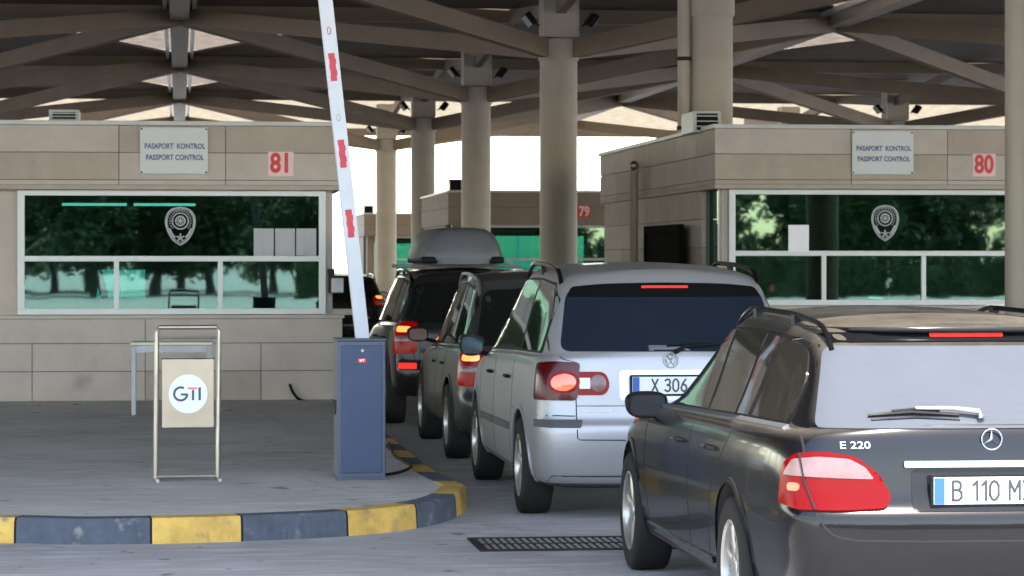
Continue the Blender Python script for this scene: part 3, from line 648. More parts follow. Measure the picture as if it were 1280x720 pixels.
# cable on booth wall, intercom
bm = bmesh.new(); cc = [at(362,480,Y1-.05), at(366,490,Y1-.06), at(374,499,Y1-.08), at(388,503,Y1-.10)]
tube(bm, curve_pts(cc, 6), .016, 8); tag(link('wall_cable', bm, 'black', smooth=True), 'short black cable bending out of the lower wall of booth 81', 'cable')
q = at(424, 355, Y1+.1); ic = thing('intercom', 'small grey intercom box on the right corner of booth 81', 'intercom', (xr-.10, Y1+.05, q.z-.10))
bm = bmesh.new(); box(bm, -.02, .12, -.0, .12, 0, .17); link('casing', bm, 'steel_dull', ic, bevel=.01)
bm = bmesh.new(); box(bm, -.06, .0, .02, .06, .22, .27); box(bm, -.05,.02,.06,.1,.0,.27); link('bracket', bm, 'darkmetal', ic)
# side gate and drain pipe of booth 80
q = at(858, 300, Y2+1.6)
G = thing('metal_gate', 'black metal screen frame beside the side wall of booth 80', 'gate', (xa-.12, Y2+1.7, ZI))
gh = at(858,280,Y2+1.7).z-ZI; gl = 2.6
for nm, a in (('post',(0,.07,0,.09,0,gh)),('post',(0,.07,gl-.09,gl,0,gh)),('top_rail',(0,.07,.09,gl-.09,gh-.10,gh))):
    bm = bmesh.new(); box(bm, *a); link(nm, bm, 'matte', G, bevel=.004)
bm = bmesh.new(); box(bm, .03, .04, .09, gl-.09, .15, gh-.1); link('screen', bm, 'matte', G)
q = at(812, 225, Y2+5.0); bm = bmesh.new(); tube(bm, [(0,0,0),(0,0,q.z-.05),(.04,0,q.z)], .055, 12); dp = tag(link('drain_pipe', bm, 'stone', loc=(xa-.10, Y2+5.2, ZI), smooth=True), 'grey vertical pipe with lamp head on the side wall of booth 80', 'pipe')
bm = bmesh.new(); bmesh.ops.create_icosphere(bm, subdivisions=2, radius=.07, matrix=Matrix.Translation((0,-.03,q.z+.05))); link('lamp_head', bm, 'steel', dp, smooth=True)
q = at(770, 260, Y2+9.0); lb = thing('sky_gap_panel', 'glowing white square standing for a bright gap under the side fascia of booth 80', 'glow panel', (q.x, Y2+8.95, q.z))  # glowing panel put in place of a bright sky gap
bm = bmesh.new(); box(bm, -.085, .085, .006, .12, -.13, .13); link('casing', bm, 'alu_dim', lb); bm = bmesh.new(); box(bm, -.08, .08, 0, .004, -.12, .12); link('face', bm, 'gapwhite', lb)
# dark screen left of booth 81
q0 = at(8, 300, Y1+1.5); sc_ = thing('slatted_screen', 'dark slatted screen at the left edge beyond booth 81', 'screen', (q0.x-1.9, Y1+2.5, ZI))
bm = bmesh.new()
for k in range(9): box(bm, 0, 1.87, 0, .04, .15+k*.19, .30+k*.19)
link('slats', bm, 'darkmetal', sc_)
for x in (0, 1.80): bm = bmesh.new(); box(bm, x, x+.07, -.03, -.002, 0, 1.95); link('post', bm, 'darkmetal', sc_)

# ------------------------------------------------------------------ canopy
CN = thing('canopy_roof', 'huge steel framed canopy on round concrete columns covering the lanes and booths', 'canopy', (0, 40, 0))
def cpart(name, bm, m, **k):
    o = link(name, bm, m, None, **k); o.location = (0, -40, 0) if 'loc' not in k else Vector(k['loc'])+Vector((0,-40,0)); o.parent = CN; return o
ZS = 6.26; ZC = 5.02; ZH = 6.02; PY = 12.3
CY = [(43.9-6*SP)/CP+PY*k for k in range(4)]
def column(x, y, r=.30, top=True, pipe=False):
    bm = bmesh.new(); n = 28
    lathe(bm, [(0, r), (ZC, r)], n, axis='z')
    c = cpart('column', bm, 'column', smooth=True, loc=(x, y, .0))
    if top:
        bm = bmesh.new(); box(bm, -r*.93, r*.93, -r*.93, r*.93, ZC+.22, ZS); q = link('column_head', bm, 'column', c, bevel=.01)
        bm = bmesh.new(); lathe(bm, [(ZC-.14, r+.012), (ZC-.12, r+.025), (ZC+.20, r+.025), (ZC+.22, r*.9)], n, axis='z'); link('column_collar', bm, 'column', c, smooth=True)
        for sx in (-1, 1):
            bm = bmesh.new(); box(bm, sx*(r*.93+.004)-.003, sx*(r*.93+.004)+.003, -.31, -.27, ZC+.24, ZS-.01); link('edge_strip', bm, 'alu', c)
    if pipe:
        bm = bmesh.new(); lathe(bm, [(0,.085),(ZS,.085)], 14, axis='z', mx=Matrix.Translation((-r-.09, -.05, 0))); pp = link('downpipe', bm, 'column', c, smooth=True)
        for z in (3.4, 4.3, 5.2):
            bm = bmesh.new(); lathe(bm, [(z,.095),(z+.05,.095)], 14, axis='z', mx=Matrix.Translation((-r-.09, -.05, 0))); link('pipe_clip', bm, 'darkmetal', pp)
    return c
for X in (-18, -6, 6, 18):
    for y in CY: column(X, y)
cq = at(889, 100, 35.3); column(cq.x, 35.3, .28, True, True)
cq2 = at(1283, 100, 27.6); column(cq2.x, 27.6, .22, False)
bm = bmesh.new(); lathe(bm, [(0,.06),(ZS,.06)], 14, axis='z', mx=Matrix.Translation((cq2.x-.02,27.3,0))); 
cpart('downpipe', bm, 'alu_dim', smooth=True)
def bpart(a, b, w, h, m='beam', nm='beam'):
    bm = bmesh.new(); beam_between(bm, a, b, w, h); return cpart(nm, bm, m)
BW, BH = .17, .29
ys = [CY[0]-PY]+CY+[CY[-1]+PY]
for X in (-6, 6, 18):
    for y in CY+[ys[0]] :
        if y == ys[0] and X == 6: pass
        for sx in (-1, 1):
            for sy in (-.5, .5):
                a = Vector((X+sx*.25, y+sy*.4, ZC+.05)); b = Vector((X+sx*6, y+sy*PY, ZH+.05)); bpart(a, b, BW, BH)
# ridge strips and cross ribs
for X in (-12, 0, 12, 24):
    bpart((X, 24, ZH+.12), (X, CY[-1]+PY*.5, ZH+.12), .34, .30, 'column', 'ridge_beam')
    for sx in (-1, 1): bpart((X+sx*.26, 24, ZH+.20), (X+sx*.26, CY[-1]+PY*.5, ZH+.20), .07, .10, 'alu_dim', 'ridge_trim')
hubs = [y+PY/2 for y in ys[:-2]]
for y in hubs: bpart((-30, y, ZH+.12), (30, y, ZH+.12), .16, .26, 'beam', 'cross_beam')
for X in (-6, 6, 18):
    for y in CY:                                        # short struts from each column up to the cross beams
        for sy in (-.5, .5): bpart((X, y+sy*.4, ZC+.7), (X, y+sy*PY, ZH+.12), .14, .22)
# roof skin: dark panels with glazed diamonds along the ridges
bm = bmesh.new(); gl = bmesh.new(); gf = bmesh.new()
def quad(b, pts, z0=ZS, th=.05):
    A = [b.verts.new((p[0], p[1], z0)) for p in pts]
    if th <= .02: b.faces.new(A); return
    B_ = [b.verts.new((p[0], p[1], z0+th)) for p in pts]; b.faces.new(A[::-1]); b.faces.new(B_)
    n = len(pts)
    for i in range(n): b.faces.new((A[i], A[(i+1)%n], B_[(i+1)%n], B_[i]))
DW = 2.3
yy = [9.9, 24]+hubs
quad(bm, [(-34,11.2),(1.4,11.2),(1.4,9.9),(34,9.9),(34,hubs[0]),(-34,hubs[0])])  # unseen front edge, set back on the left to brighten the island
for ya, yb in zip(hubs, hubs[1:]):
    ym = (ya+yb)/2
    for X in (-24, -12, 0, 12, 24):
        if X == -24: continue
        quad(gl, [(X, ya+.2), (X+DW+.1, ym), (X, yb-.2), (X-DW-.1, ym)], ZS+.06, .02)
        for sx in (-1, 1):
            xm = X+sx*6
            for pg in ([(X, ya), (xm, ya+.12), (X+sx*DW, ym), (X, ya+.30)], [(xm, ya+.12), (xm, yb-.12), (X+sx*DW, ym)], [(X, yb), (X, yb-.30), (X+sx*DW, ym), (xm, yb-.12)]): quad(bm, pg)
            quad(gl, [(xm, ya-.12), (xm, ya+.12), (X+sx*.6, ya+.02), (X+sx*.6, ya-.02)][::-sx], ZS+.06, .02)
quad(bm, [(24+6,hubs[0]),(34,hubs[0]),(34,hubs[-1]),(30,hubs[-1])]); quad(bm, [(-34,hubs[0]),(-18,hubs[0]),(-18,hubs[-1]),(-34,hubs[-1])])
quad(gf, [(-34,hubs[-1]+.02),(34,hubs[-1]+.02),(34,hubs[-1]+22),(-34,hubs[-1]+22)], ZS+.05, .02)
for b in (bm, gl, gf): bmesh.ops.triangulate(b, faces=b.faces, ngon_method='EAR_CLIP')
for b in (bm, gl, gf): bmesh.ops.recalc_face_normals(b, faces=b.faces)
cpart('roof_panel', bm, 'panel'); cpart('skylight', gl, 'skylight'); cpart('end_skylight', gf, 'skylight_far')
bpart((-34, 11.1, ZS-.1), (1.4, 11.1, ZS-.1), .3, .6, 'beam', 'edge_beam'); bpart((1.4, 9.8, ZS-.1), (34, 9.8, ZS-.1), .3, .6, 'beam', 'edge_beam')
bpart((-34, hubs[-1]+22, ZS-.05), (34, hubs[-1]+22, ZS-.05), .25, .3, 'beam', 'edge_beam')
# floodlights on the columns
fl = thing('floodlight', 'x', 'floodlight', (0,0,0), 0, 'floodlights on the canopy columns')
bm = bmesh.new(); box(bm, -.11, .11, -.13, .13, -.05, .05); hs = link('housing', bm, 'black', fl, bevel=.02); hs.rotation_euler = (.2, -.9, 0)
bm = bmesh.new(); box(bm, -.095, .095, -.11, .11, -.056, -.051); gs = link('lens', bm, 'alu_dim', hs)
bm = bmesh.new(); beam_between(bm, (-.02,0,0), (-.16,0,-.10), .04, .03); link('bracket', bm, 'darkmetal', fl)
order = ['nearest', 'second', 'third', 'fourth']; first = True
for X in (6, 18):
    for i, y in enumerate(CY):
        if X == 18 and i < 2: continue
        for sx in (-1, 1):
            if first: o = fl; first = False
            else:
                o = fl.copy(); COL.objects.link(o)
                for ch in fl.children:
                    c = ch.copy(); COL.objects.link(c); c.parent = o
                    for g_ in ch.children: d = g_.copy(); COL.objects.link(d); d.parent = c
            o.location = (X+sx*.50, y-.25, ZC+.50); o.rotation_euler = (0, 0, 0 if sx > 0 else PI)
            o['label'] = '%s floodlight on the %s' % ('right-hand' if sx > 0 else 'left-hand', ('%s free-standing canopy column beyond the cars' % order[i] if i == 0 else '%s free-standing canopy column beyond the cars' % order[i]) if X == 6 else '%s column above booth 80' % ('nearer' if i == 2 else 'farther'))
# ------------------------------------------------------------------ trees behind the camera (seen mirrored in the glass) and lamp posts far beyond
def tree(x, y, h, seed, label, src=None):
    rnd = random.Random(seed); t = thing('broadleaf_tree', label, 'tree', (x, y, 0), rnd.uniform(0,6), 'trees facing the booths')
    if src:
        for ch in src.children: c = ch.copy(); COL.objects.link(c); c.parent = t
        t.scale = (h/9,)*3; return t
    bm = bmesh.new(); tube(bm, [(0,0,0),(.1,0,1.5),(0,.1,3.2),(.15,0,5.5)], [.28,.22,.17,.06], 10)
    for k in range(7):
        a = k*2.4; tube(bm, [(0,.05,2+k*.4),(math.cos(a)*1.2,math.sin(a)*1.2,3.3+k*.45),(math.cos(a)*2.1,math.sin(a)*2.1,4.2+k*.5)], [.09,.05,.02], 6)
    link('trunk', bm, 'bark', t, smooth=True)
    bm = bmesh.new()
    cl = [(rnd.gauss(0,1.6), rnd.gauss(0,1.6), rnd.uniform(1.7,8.0), rnd.uniform(.7,1.2)) for _ in range(60)]
    for cx_, cy_, cz_, r in cl:
        for _ in range(120):
            d = Vector((rnd.gauss(0,1), rnd.gauss(0,1), rnd.gauss(0,1))).normalized()*r*rnd.uniform(.6,1.05); p = Vector((cx_,cy_,cz_))+d
            u = Vector((rnd.gauss(0,1), rnd.gauss(0,1), rnd.gauss(0,1))).normalized()*.22; v_ = u.orthogonal().normalized()*.13
            bm.faces.new([bm.verts.new(p+u), bm.verts.new(p+v_), bm.verts.new(p-u), bm.verts.new(p-v_)])
    link('crown', bm, 'leaf', t); return t
t0 = tree(-4, -70, 9, 5, 'leafy tree behind the photographer, mirrored in the booth glass')
for i in range(20):
    tree(-38+i*4.4+(i%3)*.8, -72-(i%4)*3.5, (7.5, 9.5, 6.5, 8.5)[i%4], 20+i, 'leafy tree behind the photographer, mirrored in the booth glass', t0)
for i in range(18): tree(-40+i*5, -88-(i%3)*3, (8.5,10,9)[i%3], 60+i, 'leafy tree behind the photographer, mirrored in the booth glass', t0)
t0['label'] = 'leafy tree behind the photographer, mirrored in the booth glass'
for i, (hx_, hy_) in enumerate(((12,-62),(26,-62),(40,-62))):  # unseen hedges added to darken the reflection in the lower panes of booth 80
    rnd = random.Random(90+i); bm = bmesh.new(); box(bm, -6.6, 6.6, -.35, .35, 0, 1.5)
    for _ in range(5200):
        p_ = Vector((rnd.uniform(-6.9,6.9), rnd.uniform(-.6,.6), rnd.uniform(0,1.85))); u = Vector((rnd.gauss(0,1), rnd.gauss(0,1), rnd.gauss(0,1))).normalized()*.14; v_ = u.orthogonal().normalized()*.09
        bm.faces.new([bm.verts.new(p_+u), bm.verts.new(p_+v_), bm.verts.new(p_-u), bm.verts.new(p_-v_)])
    tag(link('added_hedge', bm, 'leaf', loc=(hx_, hy_, 0)), 'unseen dark leafy block added behind the camera to darken the glass of booth 80', 'added_hedge', 'leafy blocks added to darken the glass of booth 80')
lp = thing('lamp_post', 'thin grey lamp post far beyond the canopy, between the columns', 'lamp post', (at(648,200,150).x, 150, 0))
bm = bmesh.new(); tube(bm, [(0,0,0),(0,0,11)], [.11,.06], 8); link('pole', bm, 'alu_dim', lp, smooth=True); bm = bmesh.new(); tube(bm, [(-1.2,0,11.1),(1.2,0,11.1)], .04, 6); box(bm, -1.7,-1.0,-.12,.12,11.05,11.2); box(bm, 1.0,1.7,-.12,.12,11.05,11.2); link('lamp_head', bm, 'alu_dim', lp)
# ------------------------------------------------------------------ cars
def interp(tab, y):
    if y <= tab[0][0]: return tab[0][1]
    for (a, za), (b, zb) in zip(tab, tab[1:]):
        if y <= b:
            t = (y-a)/(b-a); t = t*t*(3-2*t)*.4+t*.6
            return za+(zb-za)*t
    return tab[-1][1]
class Body:
    def __init__(s, spec):
        s.sp = spec; L = spec['len']; K = 12
        bm = bmesh.new(); rings = []
        for k in spec['rings']:
            w, r, f, zf = k['w'], k['r'], k['f'], k['z']
            rb, fb = k.get('rb', .05), k.get('fb', .16); rcx, rcy = k.get('rc', (.14,.16)); fcx, fcy = k.get('fc', (.28,.30))
            half = []
            sc = max(w, 1e-4)/.9
            if w < .3: rcx, rcy, fcx, fcy, rb, fb = rcx*sc, rcy*sc, fcx*sc, fcy*sc, rb*sc, fb*sc
            for q in (0, .5, 1): x = q*(w-rcx); half.append((x, r+rb*(x/max(w,.01))**2 if w > .01 else r))
            yc = r+rb+rcy
            half.append((w-rcx*.30, yc-rcy*.72)); half.append((w, yc)) if True else None
            ye = f-fb-fcy
            for j in range(1, K): half.append((w, yc+(ye-yc)*j/K))
            half.append((w, ye)); half.append((w-fcx*.28, ye+fcy*.72))
            for q in (1, .5, 0): x = q*(w-fcx); half.append((x, f-fb*(x/max(w,.01))**2 if w > .01 else f))
            pts = []
            for x, y in half:
                t = abs((y-L*.5)/(L*.5)); x2 = x*(1-spec.get('taper', .05)*t**3.5) if x > 0 else 0
                z = zf(y) if callable(zf) else zf
                if k.get('crown'): z += k['crown']*(1-(x/max(w,.01))**2)
                pts.append((x2, y, z))
            full = pts+[(-x, y, z) for x, y, z in pts[-2:0:-1]]
            rings.append([bm.verts.new(p) for p in full])
        n = len(rings[0])
        for A, B in zip(rings, rings[1:]):
            for i in range(n): bm.faces.new((A[i], A[(i+1)%n], B[(i+1)%n], B[i]))
        bmesh.ops.remove_doubles(bm, verts=bm.verts, dist=1e-4)
        bmesh.ops.recalc_face_normals(bm, faces=bm.faces)
        me = bpy.data.meshes.new('b'); bm.to_mesh(me); bm.free(); o = bpy.data.objects.new('b', me); COL.objects.link(o)
        m = o.modifiers.new('s', 'SUBSURF'); m.levels = 3; m.subdivision_type = 'CATMULL_CLARK'
        dg = bpy.context.evaluated_depsgraph_get(); dm = bpy.data.meshes.new_from_object(o.evaluated_get(dg))
        b2 = bmesh.new(); b2.from_mesh(dm); s.bvh = BVHTree.FromBMesh(b2); b2.free()
        bpy.data.objects.remove(o)
        # wheel openings
        o = bpy.data.objects.new('b', dm); COL.objects.link(o); R = spec['R']+.05
        cb = bmesh.new()
        for wy in (spec['rw'], spec['fw']):
            for sg in (-1, 1):
                lathe(cb, [(sg*.56, R), (sg*1.2, R)], 48, mx=Matrix.Translation((0, wy, spec['R']+.01)))
        bmesh.ops.recalc_face_normals(cb, faces=cb.faces)
        cme = bpy.data.meshes.new('c'); cb.to_mesh(cme); cb.free(); c = bpy.data.objects.new('c', cme); COL.objects.link(c)
        bo = o.modifiers.new('b', 'BOOLEAN'); bo.operation = 'DIFFERENCE'; bo.object = c; bo.solver = 'EXACT'
        dg = bpy.context.evaluated_depsgraph_get(); fm = bpy.data.meshes.new_from_object(o.evaluated_get(dg))
        bpy.data.objects.remove(o); bpy.data.objects.remove(c)
        s.mesh = fm
    def finish(s, m, parent):
        fm = s.mesh; fm.name = 'body'; fm.materials.clear(); fm.materials.append(M[m]); fm.materials.append(M['liner']); sp = s.sp
        for p in fm.polygons:
            p.use_smooth = True; c = p.center; p.material_index = 0
            for wy in (sp['rw'], sp['fw']):
                rr = math.hypot(c.y-wy, c.z-sp['R']-.01)
                if abs(c.x) < .565 and abs(c.x) > .55 and rr < sp['R']+.06: p.material_index = 1
                elif rr < sp['R']+.0515 and abs(c.x) > .55 and abs(p.normal.x) < .5 and c.z > .1: p.material_index = 1
            if c.z < .26 and p.normal.z < -.3: p.material_index = 1
        o = bpy.data.objects.new('body', fm); COL.objects.link(o); o.parent = parent
        fm.set_sharp_from_angle(angle=math.radians(38))
        return o
    def map(s, mode):
        def f(u, v, w=0):
            if mode == 'L': o, d = Vector((-3, u, v)), Vector((1,0,0))
            elif mode == 'Rt': o, d = Vector((3, u, v)), Vector((-1,0,0))
            elif mode == 'R': o, d = Vector((u, -3, v)), Vector((0,1,0))
            elif mode == 'F': o, d = Vector((u, 9, v)), Vector((0,-1,0))
            elif mode == 'T': o, d = Vector((u, v, 5)), Vector((0,0,-1))
            elif mode[0] == 'C':                      # rays from a vertical axis outward; u = angle
                o, d = Vector((0, s.sp.get('axis', .9), v)), Vector((math.sin(u), -math.cos(u), 0))
            hit = s.bvh.ray_cast(o, d)
            if hit[0] is None:
                p = {'L': (-.9,u,v), 'Rt': (.9,u,v), 'R': (u,0,v), 'F': (u, s.sp['len'], v), 'T': (u,v,1.4)}.get(mode, (0,0,v)); hit = s.bvh.find_nearest(Vector(p))
            n = hit[1]
            if n.dot(d)*(1 if mode[0] == 'C' else -1) < 0: n = -n
            return hit[0], n
        return f
    def decal(s, name, poly, mode, m, parent, off=.004, res=.06, dome=0):
        bm = flat_patch(poly, res); f = s.map(mode)
        bnd = [e for e in bm.edges if len(e.link_faces) == 1]
        bv = set(v for e in bnd for v in e.verts)
        cen = Vector((sum(p[0] for p in poly)/len(poly), sum(p[1] for p in poly)/len(poly)))
        info = {}
        for v in bm.verts: info[v] = f(v.co.x, v.co.y)
        ex = bmesh.ops.extrude_edge_only(bm, edges=bnd)
        low = [v for v in ex['geom'] if isinstance(v, bmesh.types.BMVert)]
        src = {}
        for v in low:
            f2 = f(v.co.x, v.co.y); v.co = f2[0]-f2[1]*.006
        for v, (c, n) in info.items():
            v.co = c+n*(off+(0 if v in bv else dome))
        bmesh.ops.recalc_face_normals(bm, faces=bm.faces)
        return link(name, bm, m, parent, smooth=True, angle=60)
    def ang(s, x, y): return math.atan2(x, s.sp.get('axis', .9)-y)
    def both(s, name, poly, m, parent, **k):
        s.decal(name, poly, 'L', m, parent, **k); s.decal(name, poly, 'Rt', m, parent, **k)
    def text(s, txt, x, z, size, m, parent, name, bold=0, sx=1, off=.006, ex=.002):
        bm = text_bm(txt, size, ex, bold, sx); f = s.map('R'); c, n = f(x, z)
        for v in bm.verts:
            d = v.co.y; c2, n2 = f(v.co.x+x, v.co.z+z); v.co = c2+Vector((0, d-off, 0))
        return link(name, bm, m, parent)
def wheel(parent, x, y, R, rimR, spokes, twin, side, rimmat='rim'):
    w = .205
    bm = bmesh.new(); lathe(bm, [(-.06*side, rimR*.96), (-.058*side, rimR*.3), (.02*side, rimR*.3), (.02*side, rimR*.96)], 36)
    h = link('wheel', bm, 'rim_dark', parent, smooth=True, loc=(x, y, R))
    bm = bmesh.new(); p = []
    for a, r in ((-.09,rimR-.012),(-.104,rimR+.01),(-.108,R*.83),(-.100,R*.95),(-.085,R*.99),(-.04,R),(.04,R),(.085,R*.99),(.100,R*.95),(.108,R*.83),(.104,rimR+.01),(.09,rimR-.012)): p.append((a, r))
    rings = p; lathe(bm, rings, 56)
    bmesh.ops.delete(bm, geom=[f for f in bm.faces if len(f.verts) > 4], context='FACES')
    link('tyre', bm, 'rubber', h, smooth=True)
    bm = bmesh.new(); o = side*.088
    rings = [(o, rimR-.002), (o+.012*side, rimR+.008), (o+.014*side, rimR-.002), (o+.004*side, rimR-.014), (o-.05*side, rimR-.022), (o-.08*side, rimR-.024)]
    lathe(bm, rings, 48); bmesh.ops.delete(bm, geom=[f for f in bm.faces if len(f.verts) > 4], context='FACES')
    lathe(bm, [(o-.02*side, .062), (o-.004*side, .056), (o, .04)], 24)
    for k in range(spokes):
        for tw in ((-.10, .10) if twin else (0,)):
            a = 2*PI*k/spokes+.3; a0 = a+tw*.3; a1 = a+tw*1.25
            wd0, wd1 = (.022, .017) if twin else (.040, .030)
            p0 = Vector((0, math.cos(a0), math.sin(a0)))*.045; p1 = Vector((0, math.cos(a1), math.sin(a1)))*(rimR-.008)
            d = (p1-p0).normalized(); n = Vector((0, -d.z, d.y)); vs = []
            for q, wd, dx, th in ((p0, wd0, -.008, .03), ((p0+p1)/2, (wd0+wd1)/2*.85, -.004, .03), (p1, wd1, -.006, .03)):
                X = o+dx*side
                vs.append([bm.verts.new(q+n*wd+Vector((X-.008*side,0,0))), bm.verts.new(q+n*wd*.5+Vector((X,0,0))), bm.verts.new(q-n*wd*.5+Vector((X,0,0))), bm.verts.new(q-n*wd+Vector((X-.008*side,0,0))), bm.verts.new(q-n*wd+Vector((X-th*side,0,0))), bm.verts.new(q+n*wd+Vector((X-th*side,0,0)))])
            for A, B in zip(vs, vs[1:]):
                for i in range(6): bm.faces.new((A[i], A[(i+1)%6], B[(i+1)%6], B[i]))
    bmesh.ops.recalc_face_normals(bm, faces=bm.faces)
    link('rim', bm, rimmat, h, smooth=True)
def wheels(B, parent, rimR=.205, spokes=7, twin=False, track=.80, rimmat='rim'):
    for wy in (B.sp['rw'], B.sp['fw']):
        for sg in (-1, 1): wheel(parent, sg*track, wy, B.sp['R'], rimR, spokes, twin, sg, rimmat)
def arch_lips(B, parent, m, off=.007, w=.028):
    R0 = B.sp['R']+.048
    for wy in (B.sp['rw'], B.sp['fw']):
        zc = B.sp['R']+.01; a0 = -.35
        ins = [(wy+R0*math.cos(a), zc+R0*math.sin(a)) for a in [a0+(PI-2*a0)*k/30 for k in range(31)]]
        outs = [(wy+(R0+w)*math.cos(a), zc+(R0+w)*math.sin(a)) for a in [a0+(PI-2*a0)*k/30 for k in range(31)]]
        B.both('wheel_arch', outs+ins[::-1], m, parent, off=off, res=None)
def mirror_obj(parent, x, y, z, m, glass='g_side', sg=-1, sx=.11, sz=.075, turn=None):
    bm = bmesh.new(); bmesh.ops.create_icosphere(bm, subdivisions=4, radius=1)
    for v in bm.verts:
        c = v.co; q = lambda t: math.copysign(abs(t)**.72, t)
        yy = c.y if c.y > -.35 else -.35
        v.co = Vector((q(c.x)*sx*(1+.10*q(c.z)), (yy+.0)*.10, q(c.z)*sz))
    o = link('side_mirror', bm, m, parent, smooth=True, loc=(x, y, z))
    bm = bmesh.new(); vs = [bm.verts.new((p[0], 0, p[1])) for p in rounded([(-sx*.82,-sz*.75),(sx*.82,-sz*.78),(sx*.85,sz*.75),(-sx*.8,sz*.7)], .04)]
    f = bm.faces.new(vs); r = bmesh.ops.extrude_face_region(bm, geom=[f])
    for v in [g for g in r['geom'] if isinstance(g, bmesh.types.BMVert)]: v.co.y += .006
    bmesh.ops.recalc_face_normals(bm, faces=bm.faces)
    link('mirror_glass', bm, glass, o, loc=(0, -.041, 0))
    bm = bmesh.new(); beam_between(bm, (-sg*sx*.6, .03, -sz*.6), (-sg*(sx+.10), .05, -sz*1.1), .07, .035)
    link('mirror_arm', bm, 'black', o, bevel=.01)
    if turn:
        bm = bmesh.new(); lathe(bm, [(0,.001),(.0,.045),(.02,.04),(.03,.001)], 16, axis='z', mx=Matrix.Translation((sg*.02,-.045,.0)) @ Matrix.Rotation(PI/2,4,'X') @ Matrix.Diagonal((1.6,1,1,1)))
        link('indicator', bm, turn, o, smooth=True)
    return o
def plate(parent, x, y, z, txt, tilt=0, size=.085, tx=.03):
    bm = bmesh.new(); box(bm, -.275, .275, -.006, .006, -.068, .068); f = link('plate_frame', bm, 'black', parent, bevel=.004, loc=(x, y, z)); f.rotation_euler.x = tilt
    bm = bmesh.new(); box(bm, -.262, .262, -.010, -.0065, -.056, .056); p = link('number_plate', bm, 'plate', f, bevel=.002)
    bm = bmesh.new(); box(bm, -.260, -.216, -.0125, -.0105, -.054, .054); link('country_band', bm, 'plateblue', p)
    if not txt: return
    bm = stroke_text(txt, size*.92, .15, .92)
    x0 = min([v.co.x for v in bm.verts] or [0])
    for v in bm.verts: v.co.x += -.205+tx-x0; v.co.y -= .0100; v.co.z -= size*.46
    link('plate_text', bm, 'plateink', p)
def door_handle(B, parent, y, z, m, sgs=(-1,1)):
    for sg in sgs:
        c, n = B.map('L' if sg < 0 else 'Rt')(y, z); bm = bmesh.new()
        tube(bm, [c+Vector((sg*-.01, -.10, 0)), c+Vector((sg*.022, -.075, .002)), c+Vector((sg*.028, 0, .004)), c+Vector((sg*.022, .075, .002)), c+Vector((sg*-.01, .10, 0))], [.009,.012,.013,.012,.009], 8)
        link('door_handle', bm, m, parent, smooth=True)
def rails(B, parent, x, y0, y1, m, r=.013, lift=.055, posts=(.5,)):
    for sg in (-1, 1):
        bm = bmesh.new(); T = B.map('T'); pts = []
        for k in range(25):
            t = k/24; y = y0+(y1-y0)*t; z = T(sg*x, y)[0].z
            e = min(t, 1-t); h = lift*min(1, (e/.09))**.5 if e < .09 else lift
            if k in (0, 24): h = 0
            pts.append((sg*x, y, z+h))
        tube(bm, pts, r*1.15, 8)
        for v in bm.verts: pass
        for q in posts:
            y = y0+(y1-y0)*q; z = T(sg*x, y)[0].z; beam_between(bm, (sg*x, y, z-.01), (sg*x, y, z+lift), .03, .07)
        link('roof_rail', bm, m, parent, smooth=True)
def lampset(B, parent, pts3, m, name='tail_light', off=.012, res=.05, dome=.004, sgs=(-1,1), r=.03):
    outs = []
    for sg in sgs:
        poly = [(B.ang(sg*abs(x), y), z) for x, y, z in pts3]
        if sg > 0: poly = poly[::-1]
        outs.append(B.decal(name, rounded(poly, r), 'C', m, parent, off=off, res=res, dome=dome))
    return outs

